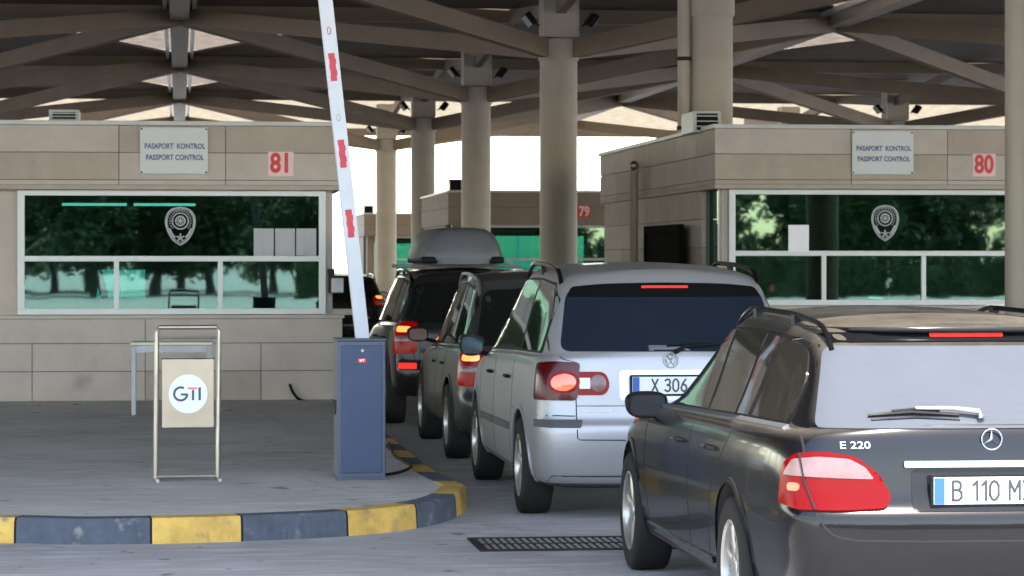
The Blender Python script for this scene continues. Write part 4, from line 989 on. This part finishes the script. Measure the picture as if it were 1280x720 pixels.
def make_estate():                                         # dark grey estate, nearest
    t = thing('estate_car', 'dusty dark grey estate car nearest the camera, cut by the right edge', 'car', (3.35, 11.04, 0), -.003)
    L = 4.85
    sh = lambda y: interp([(0,.99),(1.2,.975),(2.4,.95),(3.4,.925),(3.8,.90),(4.4,.80),(4.85,.66)], y)
    top = lambda y: interp([(.2,1.385),(.6,1.415),(1.3,1.448),(2.1,1.458),(2.7,1.44),(3.2,1.38),(4,1.1)], y)
    g = lambda q, dz=0: (lambda y: sh(y)+.012+q*(top(y)-sh(y)-.012)+dz)
    fr = lambda q: (lambda y: .30+q*(sh(y)-.30))
    rings = [dict(w=.0001, r=.5, f=4.4, z=.20), dict(w=.60, r=.35, f=4.5, z=.20), dict(w=.82, r=.10, f=4.76, z=.205),
        dict(w=.872, r=.02, f=4.83, z=.27), dict(w=.892, r=.0, f=4.85, z=fr(.22)), dict(w=.905, r=.0, f=4.85, z=fr(.42)), dict(w=.908, r=.005, f=4.84, z=fr(.53)), dict(w=.906, r=.045, f=4.82, z=fr(.57)),
        dict(w=.900, r=.055, f=4.80, z=fr(.78)), dict(w=.880, r=.072, f=4.74, z=fr(.93)), dict(w=.850, r=.085, f=4.70, z=fr(1.0)),
        dict(w=.822, r=.10, f=4.55, z=lambda y: sh(y)+.010, crown=.02), dict(w=.80, r=.105, f=3.95, z=lambda y: sh(y)+.018, crown=.025),
        dict(w=.790, r=.115, f=3.70, z=g(.04), fb=.25, rb=.06, rc=(.07,.09)), dict(w=.722, r=.25, f=3.23, z=g(.42), fb=.22, rb=.06, rc=(.06,.09)), dict(w=.668, r=.385, f=2.80, z=g(.80), fb=.18, rb=.06, rc=(.06,.09)),
        dict(w=.620, r=.445, f=2.62, z=g(.93), fb=.15, rb=.08), dict(w=.575, r=.47, f=2.52, z=g(1.0), fb=.12, rb=.08), dict(w=.35, r=.50, f=2.45, z=g(1, .022), fb=.06, rb=.03),
        dict(w=.15, r=.51, f=2.43, z=g(1, .030), fb=.02, rb=.01), dict(w=.0001, r=.515, f=2.42, z=g(1, .032), fb=0, rb=0)]
    B = Body(dict(len=L, R=.326, rw=1.13, fw=3.99, rings=rings, taper=.07, axis=1.0)); B.finish('p_dark', t)
    P = 'p_dark'
    # side glass
    tl = lambda y: interp([(.3,1.30),(.55,1.335),(1.0,1.362),(1.6,1.378),(2.2,1.375),(2.6,1.335),(2.95,1.22),(3.3,1.00)], y)
    bl = lambda y: sh(y)+.025
    def pane(y0, y1, s0=0, s1=0, ins=0):                   # y0 rear, y1 front; slants of pillars
        n = 10; b = [(y0+(y1-y0)*k/n) for k in range(n+1)]
        lo = [(y, bl(y)+ins) for y in b]; hi = [(y0+s0+(y1+s1-y0-s0)*k/n, tl(y0+s0+(y1+s1-y0-s0)*k/n)-ins) for k in range(n, -1, -1)]
        return lo+hi
    sur = [(y, bl(y)-.006) for y in [.46+.29*k for k in range(11)]]+[(3.40, .955)]+[(y, tl(y)+.010) for y in (3.2,3.0,2.8,2.6,2.4,2.1,1.8,1.4,1.0,.7,.55)]+[(.44,1.26)]
    B.both('window_surround', sur, 'black', t, off=.002, res=.12)
    for nm, a, b, s0, s1 in (('side_window',2.18,3.33,-.02,-.80),('side_window',1.52,2.12,-.06,-.02),('side_window',1.24,1.47,-.06,-.06)):
        B.both(nm, pane(a, b, s0, s1, .006), 'g_side', t, off=.006, res=.09)
    B.both('side_window', rounded([(1.16,bl(1.1)+.006),(.50,bl(.5)+.006),(.475,1.20),(.60,1.322),(1.09,1.357)], [.01,.05,.1,.1,.02]), 'g_side', t, off=.006, res=.09)
    B.both('window_trim', strip_poly([(y, bl(y)-.012) for y in [.45+.295*k for k in range(11)]], .014), 'satin', t, off=.009, res=.1)
    # seams
    sm = lambda path, w=.007: B.both('door_gap', strip_poly([tuple(p) for p in curve_pts(path, 6)], w), 'gap', t, off=.0012, res=.08)
    sm([(2.15,.95),(2.14,.75),(2.17,.5),(2.19,.30)]); sm([(3.36,.93),(3.44,.8),(3.44,.5),(3.42,.30)])
    sm([(1.20,.99),(1.30,.86),(1.48,.74),(1.62,.57),(1.70,.36),(1.75,.30)]); sm([(1.76,.29),(2.4,.285),(3.42,.285)])
    sm([(.30,.60),(.5,.605),(.70,.62)], .006)
    B.both('side_sill', strip_poly([(1.62,.31),(2.4,.30),(3.5,.30)], .03), P, t, off=.012, res=.1)
    arch_lips(B, t, P, .006, .022); wheels(B, t, .212, 7, False, .795)
    door_handle(B, t, 1.62, .835, P); door_handle(B, t, 2.42, .82, P)
    for sg in (-1, 1): mirror_obj(t, sg*.91, 3.32, .945, 'black', 'mirror_dark', sg, .112, .072)
    rails(B, t, .585, .46, 2.60, 'blackg', .0105, .034, (.33,.72))
    bm = bmesh.new()
    # rear: glass, spoiler, hatch
    B.decal('rear_window', rounded([(-.722,1.008),(.722,1.008),(.615,1.340),(-.615,1.340)], [.04,.04,.05,.05]), 'R', 'g_dust', t, off=.006, res=.035)
    B.decal('spoiler_gap', rounded([(-.655,1.352),(-.4,1.357),(0,1.360),(.4,1.357),(.655,1.352),(.58,1.392),(.3,1.402),(0,1.404),(-.3,1.402),(-.58,1.392)], .01), 'R', 'blackg', t, off=.006, res=.08)
    B.decal('brake_light', rounded([(-.16,1.377),(.16,1.377),(.16,1.393),(-.16,1.393)], .004), 'R', 'l_brk', t, off=.012, res=.08)
    sp = [B.map('R')(x, 1.408)[0]+Vector((0,-.035,.004)) for x in [-.60+.12*k for k in range(11)]]
    tube(bm, sp, [.006,.013,.015,.016,.016,.016,.016,.016,.015,.013,.006], 10); link('spoiler', bm, P, t, smooth=True)
    hg = [(-.655,1.34),(-.765,1.03),(-.775,.92),(-.77,.80),(-.74,.66),(-.68,.58),(-.58,.555)]
    B.decal('hatch_gap', strip_poly([tuple(p) for p in curve_pts(hg, 6)]+[(-.3,.55),(0,.55),(.3,.55)]+[(-a,b) for a,b in [tuple(p) for p in curve_pts(hg, 6)][::-1]], .008), 'R', 'gap', t, off=.0015, res=.06)
    B.decal('bumper_gap', strip_poly([(-.86,.648),(-.80,.648),(-.745,.645)], .008), 'R', 'gap', t, off=.0015, res=.05)
    lo = [(.895,.23,.70),(.84,.10,.675),(.65,.07,.672),(.455,.05,.680),(.435,.05,.735),(.50,.05,.83),(.60,.05,.895),(.74,.07,.915),(.86,.12,.905),(.895,.20,.86)]
    for o in lampset(B, t, lo, 'l_red', r=.02):
        pass
    cl = [(.885,.18,.815),(.80,.09,.812),(.62,.05,.805),(.515,.05,.803),(.555,.05,.85),(.63,.05,.885),(.76,.07,.893),(.865,.13,.88)]
    lampset(B, t, cl, 'l_clear', 'reversing_light', off=.019, dome=.002, r=.012)
    lampset(B, t, [(.87,.15,.752),(.82,.11,.750),(.82,.11,.785),(.87,.15,.785)], 'l_lit', 'lit_bulb', off=.019, dome=.002, r=.02)
    for sg in (-1, 1): B.decal('light_gap', strip_poly([(sg*.742,.672),(sg*.775,.80),(sg*.785,.905)], .005), 'R', 'gap', t, off=.0235, res=.05)
    B.decal('chrome_strip', rounded([(-.375,.850),(.375,.850),(.375,.876),(-.375,.876)], .005), 'R', 'chrome', t, off=.018, res=.1)
    B.decal('plate_recess', rounded([(-.345,.67),(.345,.67),(.345,.848),(-.345,.848)], .03), 'R', 'p_black', t, off=.003, res=.1)
    plate(t, 0, .028, .757, 'B 110 MX', 0, .085, .018)
    B.text('E 220', -.575, .942, .042, 'satin', t, 'model_badge', .0004, 1.35)
    c, n = B.map('R')(0, .965); c.y -= .008
    bm = bmesh.new(); tube(bm, [c+Vector((.043*math.cos(a), 0, .043*math.sin(a))) for a in [2*PI*k/28 for k in range(28)]], .0042, 8, close=True)
    for a in (PI/2, PI/2+2*PI/3, PI/2+4*PI/3):
        d = Vector((math.cos(a), 0, math.sin(a))); s_ = Vector((-d.z, 0, d.x))*.0075
        v = [bm.verts.new(c+s_), bm.verts.new(c-s_), bm.verts.new(c+d*.043), bm.verts.new(c+Vector((0,-.007,0)))]
        bm.faces.new((v[0], v[3], v[2])); bm.faces.new((v[3], v[1], v[2]))
    link('star_badge', bm, 'chrome', t, smooth=True)
    # wiper
    F = B.map('R'); W = lambda x, z, d: F(x, z)[0]+F(x, z)[1]*d
    bm = bmesh.new(); tube(bm, [W(-.03,1.035,.02), W(-.04,1.055,.035), W(-.15,1.068,.035), W(-.30,1.072,.03)], [.018,.013,.010,.008], 8); ar = link('wiper_arm', bm, 'satin', t, smooth=True)
    bm = bmesh.new(); tube(bm, [W(-.50,1.052,.014), W(-.32,1.062,.017), W(-.12,1.052,.014)], [.007,.011,.007], 6); tube(bm, [W(-.49,1.038,.008), W(-.30,1.047,.008), W(-.12,1.038,.008)], .006, 6)
    tube(bm, [W(-.40,1.064,.022), W(-.30,1.070,.026), W(-.20,1.066,.022)], .007, 6)
    link('wiper_blade', bm, 'black', ar, smooth=True)
    # front end and screen
    B.decal('windscreen', rounded([(-.70,3.62),(.70,3.62),(.60,2.78),(-.60,2.78)], .06), 'T', 'g_dark', t, off=.004, res=.1)
    for sg in (-1, 1): B.decal('headlight', rounded([(sg*.45,.60),(sg*.78,.60),(sg*.78,.74),(sg*.45,.72)], .04), 'F', 'g_side', t, off=.006, res=.08)
    bm = bmesh.new(); tube(bm, [(-.50,.16,.25),(-.5,.04,.24)], .03, 12); link('exhaust', bm, 'steel_dull', t, smooth=True)
    return t

def make_minivan():                                        # silver
    t = thing('minivan', 'silver minivan with dark blue rear glass, waiting ahead of the dark estate', 'car', (3.17, 17.56, 0), -.003)
    L = 4.63
    sh = lambda y: interp([(0,1.075),(1.2,1.06),(2.6,1.03),(3.3,1.0),(3.9,.90),(4.63,.74)], y)
    top = lambda y: interp([(.1,1.59),(.5,1.62),(1.2,1.655),(2.0,1.665),(2.7,1.63),(3.1,1.56),(4,1.2)], y)
    g = lambda q, dz=0: (lambda y: sh(y)+.012+q*(top(y)-sh(y)-.012)+dz)
    fr = lambda q: (lambda y: .30+q*(sh(y)-.30))
    rings = [dict(w=.0001, r=.5, f=4.2, z=.21), dict(w=.60, r=.35, f=4.3, z=.21), dict(w=.83, r=.10, f=4.54, z=.225),
        dict(w=.878, r=.03, f=4.61, z=.29), dict(w=.895, r=.0, f=4.63, z=fr(.15)), dict(w=.903, r=-.01, f=4.63, z=fr(.30)), dict(w=.905, r=-.005, f=4.62, z=fr(.45)), dict(w=.904, r=.032, f=4.60, z=fr(.48)),
        dict(w=.900, r=.05, f=4.56, z=fr(.75)), dict(w=.885, r=.07, f=4.48, z=fr(.93)), dict(w=.868, r=.08, f=4.44, z=fr(1.0)),
        dict(w=.850, r=.09, f=4.2, z=lambda y: sh(y)+.010, crown=.02), dict(w=.838, r=.095, f=3.80, z=lambda y: sh(y)+.018, crown=.03),
        dict(w=.830, r=.10, f=3.72, z=g(.04), fb=.25), dict(w=.770, r=.19, f=3.15, z=g(.42), fb=.22, rb=.06, rc=(.08,.10)), dict(w=.712, r=.29, f=2.62, z=g(.80), fb=.18, rb=.06, rc=(.07,.10)),
        dict(w=.672, r=.345, f=2.42, z=g(.93), fb=.15, rb=.07), dict(w=.61, r=.375, f=2.30, z=g(1.0), fb=.12, rb=.07), dict(w=.38, r=.42, f=2.25, z=g(1, .024), fb=.06, rb=.03),
        dict(w=.15, r=.45, f=2.22, z=g(1, .033), fb=.02, rb=.01), dict(w=.0001, r=.46, f=2.20, z=g(1, .035), fb=0, rb=0)]
    B = Body(dict(len=L, R=.325, rw=.89, fw=3.72, rings=rings, taper=.05, axis=.9)); P = 'p_silver'; B.finish(P, t)
    tl = lambda y: interp([(.3,1.47),(.6,1.545),(1.2,1.572),(1.9,1.575),(2.3,1.535),(2.7,1.40),(3.3,1.08)], y)
    bl = lambda y: sh(y)+.03
    sur = [(y, bl(y)-.004) for y in [.36+.3*k for k in range(11)]]+[(y, tl(y)+.012) for y in (3.3,3.0,2.8,2.5,2.3,2.0,1.6,1.2,.8,.6)]+[(.36,1.45)]
    B.both('window_surround', rounded(sur, .02), 'black', t, off=.002, res=.12)
    def pane(y0, y1, s0, s1):
        n = 10; lo = [(y0+(y1-y0)*k/n, bl(y0+(y1-y0)*k/n)+.008) for k in range(n+1)]
        hi = [(y0+s0+(y1+s1-y0-s0)*k/n, tl(y0+s0+(y1+s1-y0-s0)*k/n)-.006) for k in range(n, -1, -1)]
        return lo+hi
    B.both('side_window', pane(2.42, 3.2, -.02, -.75), 'g_side', t, off=.006, res=.09)
    B.both('side_window', pane(1.35, 2.36, -.06, -.02), 'g_side', t, off=.006, res=.09)
    B.both('side_window', rounded([(1.28,bl(1.2)+.008),(.42,bl(.4)+.008),(.39,1.39),(.55,1.525),(1.22,1.562)], [.01,.04,.08,.1,.01]), 'g_dark', t, off=.006, res=.09)
    sm = lambda path, w=.007: B.both('door_gap', strip_poly([tuple(p) for p in curve_pts(path, 6)], w), 'gap', t, off=.0012, res=.08)
    sm([(2.39,1.05),(2.38,.8),(2.40,.5),(2.41,.30)]); sm([(3.30,1.0),(3.36,.85),(3.34,.5),(3.28,.30)])
    sm([(1.30,1.08),(1.30,.9),(1.30,.76),(1.36,.60),(1.44,.40),(1.46,.30)]); sm([(1.47,.29),(2.4,.29),(3.28,.29)])
    B.both('rub_strip', strip_poly([(1.42,.56),(2.37,.55)], .05), 'trim', t, off=.012, res=.1); B.both('rub_strip', strip_poly([(2.43,.55),(3.28,.54)], .05), 'trim', t, off=.012, res=.1)
    arch_lips(B, t, P, .008, .03); wheels(B, t, .205, 9, False, .80)
    door_handle(B, t, 1.52, .90, 'black'); door_handle(B, t, 2.60, .89, 'black')
    for sg in (-1, 1): mirror_obj(t, sg*.99, 3.12, 1.07, 'blackg', 'mirror_blue', sg, .095, .085)
    rails(B, t, .66, .50, 2.35, 'blackg', .014, .062, (.5,))
    B.decal('rear_window', rounded([(-.715,1.115),(.715,1.115),(.645,1.528),(.40,1.553),(0,1.56),(-.40,1.553),(-.645,1.528)], [.07,.07,.10,.1,.1,.1,.10]), 'R', 'g_blue', t, off=.005, res=.07)
    B.decal('glass_header', rounded([(-.64,1.465),(.64,1.465),(.615,1.530),(.38,1.549),(0,1.555),(-.38,1.549),(-.615,1.530)], [.02,.02,.07,.1,.1,.1,.07]), 'R', 'blackg', t, off=.008, res=.08)
    B.decal('brake_light', rounded([(-.155,1.522),(.155,1.522),(.155,1.536),(-.155,1.536)], .004), 'R', 'l_brk', t, off=.011, res=.1)
    hg = [(-.66,1.60),(-.765,1.40),(-.785,1.12),(-.625,1.07),(-.620,.9),(-.620,.70),(-.615,.555),(-.56,.545)]
    hp = [tuple(p) for p in curve_pts([(-.70,1.55),(-.765,1.30),(-.775,1.12)], 5)]+[(-.69,1.062),(-.628,1.05),(-.622,.8),(-.620,.56),(-.60,.548)]
    B.decal('hatch_gap', strip_poly(hp+[(-.3,.545),(0,.545),(.3,.545)]+[(-a,b) for a,b in hp[::-1]], .007), 'R', 'gap', t, off=.0015, res=.07)
    B.decal('hatch_crease', strip_poly([(-.62,.765),(0,.765),(.62,.765)], .006), 'R', 'trim', t, off=.0012, res=.1)
    B.decal('bumper_gap', strip_poly([(-.90,.70),(-.75,.702),(-.63,.70)], .007), 'R', 'gap', t, off=.0015, res=.05)
    B.decal('bumper_gap', strip_poly([(.90,.70),(.75,.702),(.63,.70)], .007), 'R', 'gap', t, off=.0015, res=.05)
    for sg in (-1, 1):
        q = [(B.ang(sg*x, y), z) for x, y, z in ((.885,.25,.625),(.80,.05,.625),(.60,.02,.625),(.60,.02,.675),(.80,.05,.675),(.885,.25,.675))]
        B.decal('bumper_strip', rounded(q, .01), 'C', 'trim', t, off=.009, res=.05)
    lampset(B, t, [(.885,.26,.80),(.80,.10,.80),(.632,.05,.80),(.632,.05,1.045),(.80,.10,1.05),(.885,.26,1.035)], 'l_redd', off=.014, r=.03)
    for sg in (-1, 1):
        B.decal('bulb_ring', ellipse(sg*B.ang(.725,.07), .915, .086, .072), 'C', 'l_red', t, off=.022, res=.05, dome=.003)
        B.decal('lit_bulb', ellipse(sg*B.ang(.725,.07), .915, .066, .055), 'C', 'l_lit', t, off=.027, res=.05, dome=.006)
    for sg in (-1, 1):
        B.decal('tail_light_extension', rounded([(sg*.610,.835),(sg*.43,.835),(sg*.40,.90),(sg*.43,.985),(sg*.610,.985)][::int(sg*-1)], [.005,.09,.07,.09,.005] if sg < 0 else [.005,.09,.07,.09,.005]), 'R', 'l_red', t, off=.012, res=.06)
        B.decal('silver_insert', rounded([(sg*.60,.875),(sg*.53,.875),(sg*.53,.945),(sg*.60,.945)], .004), 'R', 'plate', t, off=.016, res=.06)
        B.decal('round_lens', ellipse(sg*.478, .91, .052, .055), 'R', 'l_redd' if 0 else 'l_clear', t, off=.018, res=.04, dome=.006)
    B.decal('plate_recess', rounded([(-.34,.80),(.34,.80),(.34,.995),(-.34,.995)], .03), 'R', 'satin', t, off=.003, res=.1)
    plate(t, 0, .030, .898, 'X 306', 0, .085, .065)
    c, n = B.map('R')(0, 1.058); c.y -= .008
    bm = bmesh.new(); tube(bm, [c+Vector((.047*math.cos(a), 0, .047*math.sin(a))) for a in [2*PI*k/28 for k in range(28)]], .0045, 8, close=True)
    for pts in ([(-.023,.037),(-.004,.004),(.0,.012),(.004,.004),(.023,.037)], [(-.040,.020),(-.017,-.034),(0,-.004),(.017,-.034),(.040,.020)]):
        tube(bm, [c+Vector((a, 0, b)) for a, b in pts], .0045, 6)
    link('round_badge', bm, 'steel_dull', t, smooth=True)
    bm = bmesh.new()
    B.decal('script_badge', rounded([(-.58,.725),(-.39,.725),(-.39,.737),(-.58,.737)], .002), 'R', 'steel_dull', t, off=.004, res=.1)
    F = B.map('R'); W = lambda x, z, d: F(x, z)[0]+F(x, z)[1]*d
    tube(bm, [W(.02,1.10,.02), W(.10,1.135,.03), W(.32,1.15,.02)], [.016,.012,.007], 8); tube(bm, [W(-.02,1.147,.012), W(.18,1.155,.015), W(.40,1.147,.012)], .009, 6); link('wiper', bm, 'black', t, smooth=True)
    B.decal('windscreen', rounded([(-.72,3.62),(.72,3.62),(.62,2.62),(-.62,2.62)], .06), 'T', 'g_dark', t, off=.004, res=.1)
    for sg in (-1, 1): B.decal('headlight', rounded([(sg*.5,.62),(sg*.8,.62),(sg*.8,.80),(sg*.5,.78)], .04), 'F', 'g_side', t, off=.006, res=.08)
    B.decal('bumper_skirt', rounded([(-.80,.25),(.80,.25),(.78,.315),(-.78,.315)], .02), 'R', 'trim', t, off=.004, res=.1)
    return t

def make_hatch(name, label, loc, rz, paint, H, L, bel, lamp, roofbox=False, suv=False, lit='l_lit', glass='g_dark'):
    t = thing(name, label, 'car', loc, rz)
    k = H/1.60; R = .325*(1.1 if suv else 1); z0 = .30 if suv else .24
    sh = lambda y: interp([(0,bel+.04),(1.2,bel+.02),(2.6,bel-.01),(3.1,bel-.04),(3.7,bel-.12),(L,bel-.28)], y)
    top = lambda y: interp([(.1,H-.09),(.5,H-.05),(1.2,H-.012),(1.9,H-.01),(2.5,H-.03),(2.9,H-.1),(4,H-.5)], y)
    g = lambda q, dz=0: (lambda y: sh(y)+.012+q*(top(y)-sh(y)-.012)+dz)
    fr = lambda q: (lambda y: z0+.05+q*(sh(y)-z0-.05))
    rings = [dict(w=.0001, r=.5, f=L-.4, z=z0), dict(w=.60, r=.35, f=L-.3, z=z0), dict(w=.82, r=.10, f=L-.09, z=z0+.01),
        dict(w=.865, r=.03, f=L-.02, z=z0+.07), dict(w=.885, r=.0, f=L, z=fr(.15)), dict(w=.892, r=.0, f=L, z=fr(.38)), dict(w=.892, r=.04, f=L-.02, z=fr(.43)),
        dict(w=.888, r=.05, f=L-.05, z=fr(.75)), dict(w=.865, r=.07, f=L-.12, z=fr(.95)), dict(w=.845, r=.08, f=L-.16, z=fr(1.0)),
        dict(w=.825, r=.09, f=L-.35, z=lambda y: sh(y)+.010, crown=.02), dict(w=.815, r=.095, f=L-.78, z=lambda y: sh(y)+.018, crown=.03),
        dict(w=.805, r=.10, f=L-.92, z=g(.04), fb=.25), dict(w=.745, r=.21, f=L-1.35, z=g(.42), fb=.22, rb=.06), dict(w=.68, r=.31, f=L-1.78, z=g(.80), fb=.18, rb=.07),
        dict(w=.645, r=.36, f=L-1.95, z=g(.93), fb=.15, rb=.07), dict(w=.58, r=.39, f=L-2.05, z=g(1.0), fb=.12, rb=.07), dict(w=.35, r=.43, f=L-2.1, z=g(1, .02), fb=.06, rb=.03),
        dict(w=.0001, r=.46, f=L-2.15, z=g(1, .03), fb=0, rb=0)]
    B = Body(dict(len=L, R=R, rw=.85, fw=L-.86, rings=rings, taper=.06, axis=.9)); B.finish(paint, t)
    yb = L-1.42; bl = lambda y: sh(y)+.03
    tl = lambda y: interp([(.3,H-.22),(.6,H-.13),(1.2,H-.10),(yb-1.1,H-.10),(yb-.75,H-.14),(yb-.45,H-.27),(yb,bel+.02)], y)
    sur = [(.36+(yb-.36)*q/10, bl(.36+(yb-.36)*q/10)-.004) for q in range(11)]+[(y, tl(y)+.012) for y in (yb-.1,yb-.45,yb-.75,yb-1.1,1.6,1.2,.8,.6)]+[(.36,H-.26)]
    B.both('window_surround', sur, 'black', t, off=.002, res=.12)
    def pane(y0, y1, s0, s1):
        n = 8; return [(y0+(y1-y0)*q/n, bl(y0+(y1-y0)*q/n)+.008) for q in range(n+1)]+[(y0+s0+(y1+s1-y0-s0)*q/n, tl(y0+s0+(y1+s1-y0-s0)*q/n)-.006) for q in range(n, -1, -1)]
    B.both('side_window', pane(yb-.95, yb-.1, 0, -.50), glass, t, off=.006, res=.1)
    B.both('side_window', pane(1.12, yb-1.0, -.05, 0), glass, t, off=.006, res=.1)
    B.both('side_window', rounded([(1.06,bl(1)+.008),(.42,bl(.4)+.008),(.40,H-.27),(.52,H-.16),(1.0,H-.12)], .03), glass, t, off=.006, res=.1)
    sm = lambda path, w=.007: B.both('door_gap', strip_poly([tuple(p) for p in curve_pts(path, 5)], w), 'gap', t, off=.0012, res=.1)
    sm([(yb-.97,bel),(yb-.97,.6),(yb-.96,.32)]); sm([(yb-.02,bel-.02),(yb+.02,.6),(yb-.04,.32)]); sm([(1.09,bel+.02),(1.14,.85),(1.30,.6),(1.36,.34)])
    arch_lips(B, t, paint, .007, .028); wheels(B, t, .20, 6, True, .79)
    door_handle(B, t, 1.32, bel-.12, paint); door_handle(B, t, yb-.80, bel-.13, paint)
    for sg in (-1, 1): mirror_obj(t, sg*.97, yb-.06, bel+.09, 'black', 'l_orange' if (not suv and sg < 0) else 'g_dark', sg, .10, .07)
    rails(B, t, .64, .46, L-2.15, 'satin' if not suv else 'blackg', .014, .05, (.5,))
    B.decal('rear_window', rounded([(-.70,bel+.06),(.70,bel+.06),(.61,H-.15),(0,H-.115),(-.61,H-.15)], [.06,.06,.08,.1,.08]), 'R', 'g_dark', t, off=.005, res=.08)
    hp = [(-.66,H-.13),(-.76,bel+.10),(-.70,bel-.05),(-.64,.70),(-.62,.56)]
    B.decal('hatch_gap', strip_poly([tuple(p) for p in curve_pts(hp, 4)]+[(0,.55)]+[(-a,b) for a,b in [tuple(p) for p in curve_pts(hp, 4)][::-1]], .008), 'R', 'gap', t, off=.0015, res=.08)
    z1, z2 = lamp
    lampset(B, t, [(.87,.24,z1),(.80,.10,z1-.01),(.645,.05,z1),(.625,.05,(z1+z2)/2),(.665,.05,z2),(.80,.10,z2+.01),(.865,.22,z2-.01)], 'l_red', off=.014, r=.025)
    zm = (z1*.35+z2*.65)
    lampset(B, t, [(.84,.17,zm+.01),(.80,.10,zm+.01),(.72,.06,zm+.01),(.72,.06,zm+.065),(.80,.10,zm+.065),(.84,.17,zm+.065)], 'l_hot', 'lit_bulb', off=.022, r=.03)
    lampset(B, t, [(.85,.18,zm-.085),(.80,.10,zm-.085),(.66,.06,zm-.085),(.66,.06,zm-.03),(.80,.10,zm-.03),(.85,.18,zm-.03)], 'l_clear', 'indicator_lens', off=.022, r=.01)
    if suv:
        for sg in (-1, 1): B.decal('fog_light', rounded([(sg*.62,.60),(sg*.80,.60),(sg*.80,.66),(sg*.62,.66)], .01), 'R', 'l_brk', t, off=.008, res=.08)
    plate(t, 0, .03, .82 if suv else .74, '', 0)
    B.decal('windscreen', rounded([(-.70,L-1.0),(.70,L-1.0),(.60,L-1.75),(-.60,L-1.75)], .06), 'T', 'g_dark', t, off=.004, res=.1)
    for sg in (-1, 1): B.decal('headlight', rounded([(sg*.5,.62),(sg*.78,.62),(sg*.78,.76),(sg*.5,.74)], .04), 'F', 'g_side', t, off=.006, res=.08)
    bm = bmesh.new(); tube(bm, [(0,L-.35,bel-.1),(0,L-.35,bel-.09)], .01, 6); bm.free()
    return t
E_ = make_estate()
S_ = make_minivan()
make_hatch('hatchback', 'charcoal hatchback with orange mirror lamp, directly ahead of the silver minivan', (3.17, 22.75, 0), 0, 'p_grey', 1.60, 4.28, .93, (.66,.955))
make_hatch('suv', 'black off-road car carrying a grey roof box, in the queue beyond the barrier cabinet', (3.02, 27.9, 0), .0, 'p_black', 1.61, 4.6, 1.01, (.76,1.07), suv=True)
make_hatch('saloon_car', 'far dark car with one red tail light showing, right of the raised boom', (3.02, 51.5, 0), 0, 'p_black', 1.44, 4.3, .93, (.86,1.02))
# roof box on the black off-road car
rb = thing('roof_box', 'long grey plastic roof box on the bars of the black off-road car', 'roof box', (2.92, 28.35, 1.665))
bm = bmesh.new(); n = 36; prof = [(-.0,.86,.0),(.06,1.0,0),(.10,1.0,0),(.22,.93,.04),(.32,.80,.12),(.37,.62,.24),(.385,.3,.5),(.388,.0,.8)]; rings = []
for z, sx, dy in prof:
    ring = []
    for k in range(n):
        a = 2*PI*k/n; q = lambda t_, e=.45: math.copysign(abs(t_)**e, t_)
        ring.append(bm.verts.new((q(math.cos(a))*.455*sx, .95+q(math.sin(a))*.95*(1-dy*.8) , z)))
    rings.append(ring)
for A, B_ in zip(rings, rings[1:]):
    for k in range(n): bm.faces.new((A[k], A[(k+1)%n], B_[(k+1)%n], B_[k]))
bm.faces.new(rings[0][::-1]); bmesh.ops.remove_doubles(bm, verts=bm.verts, dist=1e-4)
sh_ = link('shell', bm, 'box', rb, smooth=True); 
bm = bmesh.new(); bmesh.ops.create_cube(bm, size=1, matrix=Matrix.Translation((0,.95,.045)) @ Matrix.Diagonal((.86,1.84,.07,1))); link('lower_tray', bm, 'black', rb, bevel=.02)
for yy_ in (.45, 1.35):
    bm = bmesh.new(); tube(bm, [(-.64,yy_,-.02),(.64,yy_,-.02)], .018, 8); link('crossbar', bm, 'steel_dull', rb, smooth=True)
